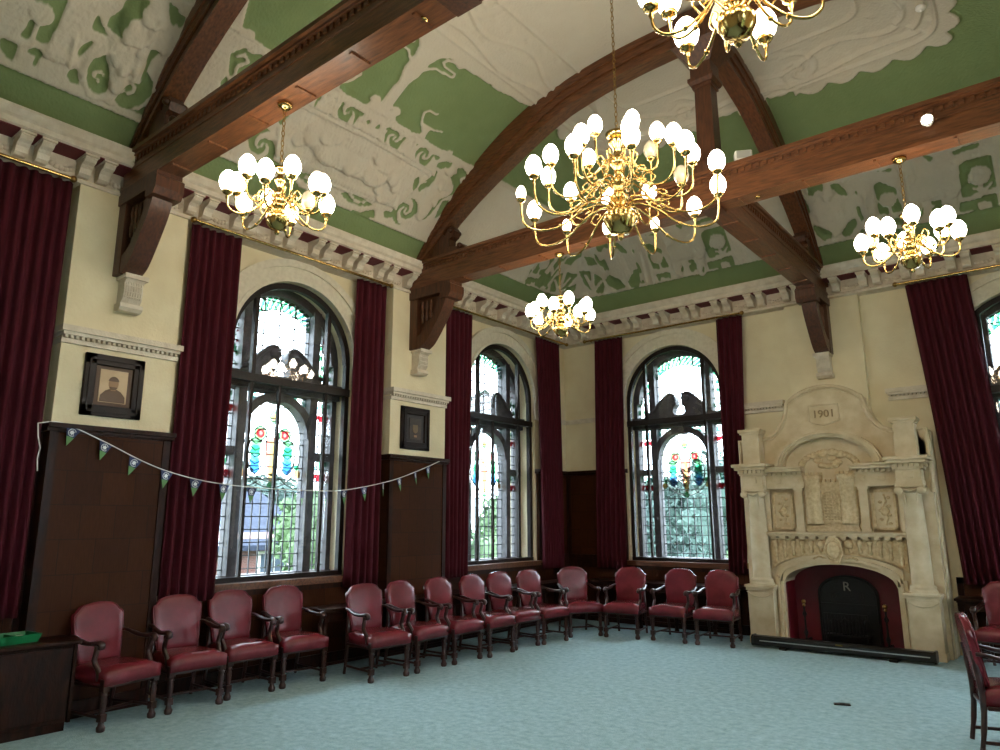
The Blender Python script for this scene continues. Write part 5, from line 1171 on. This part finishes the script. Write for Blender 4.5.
# ------------------------------------------------------------------ outside: ground, houses, trees
tag(MB().box(-90, 60, -40, 110, -5.3, -5).build('lawn', M['grass']), 'green ground outside below the windows', 'ground')
def house(label, x, y, rz, w, d, eave, ridge):
    t = thing('brick_house', label, 'house', (x, y, -5), rz)
    MB().box(-w/2, w/2, -d/2, d/2, 0, eave+5).prism([(-w/2, eave+5), (w/2, eave+5), (0, ridge+5)], lambda u, v, w_: (u, w_, v), -d/2, d/2).build('wall', M['brick'], t)
    o = .5; r = MB()
    for s in (-1, 1): r.prism([(0, ridge+5+.15), (s*(w/2+o), eave+5-.25), (s*(w/2+o), eave+5-.45), (0, ridge+5)], lambda u, v, w_: (u, w_, v), -d/2-o, d/2+o)
    r.build('roof', M['slate'], t)
    c = MB().box(-.5, .5, d/2-2, d/2-1, ridge+4.3, ridge+6).build('chimney', M['brick'], t)
    for i in range(3):
        for z in (1.2, 3.9):
            yy = -d/2+d*(i+.5)/3; f_ = MB().box(w/2, w/2+.08, yy-.7, yy+.7, z, z+1.6).build('window', M['housetrim'], t)
            MB().box(w/2+.08, w/2+.1, yy-.6, yy-.04, z+.1, z+1.5).box(w/2+.08, w/2+.1, yy+.04, yy+.6, z+.1, z+1.5).build('pane', M['housewin'], f_)
    return t
house('red brick house with slate roof seen low through the first window', -30, 14.0, 0, 9, 9.5, 1.0, 2.9)
def leaves(n, seed, rx, rz_, size):
    R = np.random.RandomState(seed); m = MB(); P = []
    cs = [(R.uniform(-.55, .55)*rx, R.uniform(-.55, .55)*rx, R.uniform(-.5, .6)*rz_, R.uniform(.35, .6)) for _ in range(16)]
    vs = []; fs = []
    for i in range(n):
        c = cs[R.randint(len(cs))]; v = R.normal(size=3); v /= np.linalg.norm(v); r = c[3]*R.uniform(.75, 1.05)
        p = np.array([c[0]+v[0]*r*rx, c[1]+v[1]*r*rx, c[2]+v[2]*r*rz_*.8])
        a = R.normal(size=3); a /= np.linalg.norm(a); b = np.cross(a, R.normal(size=3)); b /= np.linalg.norm(b); s_ = size*R.uniform(.6, 1.3)
        k = len(vs); vs += [tuple(p-a*s_), tuple(p+b*s_*.5), tuple(p+a*s_), tuple(p-b*s_*.5)]; fs.append((k, k+1, k+2, k+3))
    m.add(vs, fs)
    for c in cs: m.ball((c[0], c[1], c[2]), c[3]*.82, 10, 8, (rx, rx, rz_*.8))
    return m
tp = {}
def tree(label, x, y, top, rx, kind, grp='trees outside the windows'):
    t = thing('tree', label, 'tree', (x, y, -5), random.random()*6, grp)
    if kind not in tp:
        f_ = leaves(9000, kind, 1, 1, .055).build('foliage', M['leaf' if kind % 2 else 'leafb']); k_ = MB().tube([(0, 0, -1.6), (.03, 0, -.8), (0, .03, -.1)], [.1, .075, .05], 8)
        for a in range(4): k_.tube([(0, 0, -.5), (.25*cos(a*1.6), .25*sin(a*1.6), .1)], [.05, .02], 6)
        tp[kind] = (f_.data, k_.build('trunk', M['bark']).data)
        for o in [o for o in bpy.data.objects if o.data in tp[kind]]: bpy.data.objects.remove(o)
    h = (top+5)/2.4
    for nm, d in zip(('foliage', 'trunk'), tp[kind]):
        o = bpy.data.objects.new(nm, d); COL.objects.link(o); o.parent = t; o.scale = (rx, rx, h); o.location = (0, 0, h*1.6)
tree('leafy tree right of the brick house, seen through the first window', -21, 17.0, 2.6, 3.0, 1)
tree('tall leafy tree behind the brick house', -38, 22, 4.2, 5.0, 2)
tree('broad tree low in the second window, near side', -15, 17.0, 1.8, 2.6, 3)
tree('broad tree filling the lower half of the second window', -16, 22.5, 2.6, 3.0, 1)
tree('bluish tree behind the room corner outside', -19, 31, 3.6, 4.0, 2)
tree('bluish tree on the left of the far window view', -12.5, 27, 3.4, 2.8, 2)
tree('leafy tree in the middle of the far window view', -7.8, 24, 2.0, 2.4, 3)
tree('pale green tree low on the right of the far window view', -3.4, 28, 1.8, 2.8, 1)
tree('leafy tree outside behind the chimney wall', 1.6, 27.5, 3.0, 2.6, 3)
tree('leafy tree outside the window right of the chimneypiece', 6.0, 24, 3.0, 3.0, 2)

# ------------------------------------------------------------------ light, camera, output
wd = bpy.data.worlds.new('sky'); S.world = wd; wd.use_nodes = True; bg = wd.node_tree.nodes['Background']; bg.inputs[0].default_value = (.80, .91, 1.0, 1); bg.inputs[1].default_value = 7.3
yaw, pitch, roll = -0.6777891, 0.20188918, -0.00286296
cy, sy, cp, sp_, cr, sr = cos(yaw), sin(yaw), cos(pitch), sin(pitch), cos(roll), sin(roll)
Fv = Vector((sy*cp, cy*cp, sp_)); r0 = Vector((cy, -sy, 0)); u0 = r0.cross(Fv); Rv = r0*cr+u0*sr; Uv = u0*cr-r0*sr
cam = bpy.data.cameras.new('camera'); cam.sensor_width = 36; cam.lens = 712.315*36/1000; cam.clip_start = .05; cam.clip_end = 400
co = bpy.data.objects.new('camera', cam); COL.objects.link(co)
co.matrix_world = Matrix(((Rv.x, Uv.x, -Fv.x, 0), (Rv.y, Uv.y, -Fv.y, 0), (Rv.z, Uv.z, -Fv.z, 1.65), (0, 0, 0, 1)))
S.camera = co
vs_ = S.view_settings; vs_.view_transform = 'Standard'; vs_.look = 'None'; vs_.gamma = 1; vs_.use_curve_mapping = False; vs_.exposure = 1.45
S.cycles.max_bounces = 8; S.cycles.diffuse_bounces = 4; S.cycles.transparent_max_bounces = 16; S.cycles.use_denoising = True; S.cycles.sample_clamp_indirect = 6
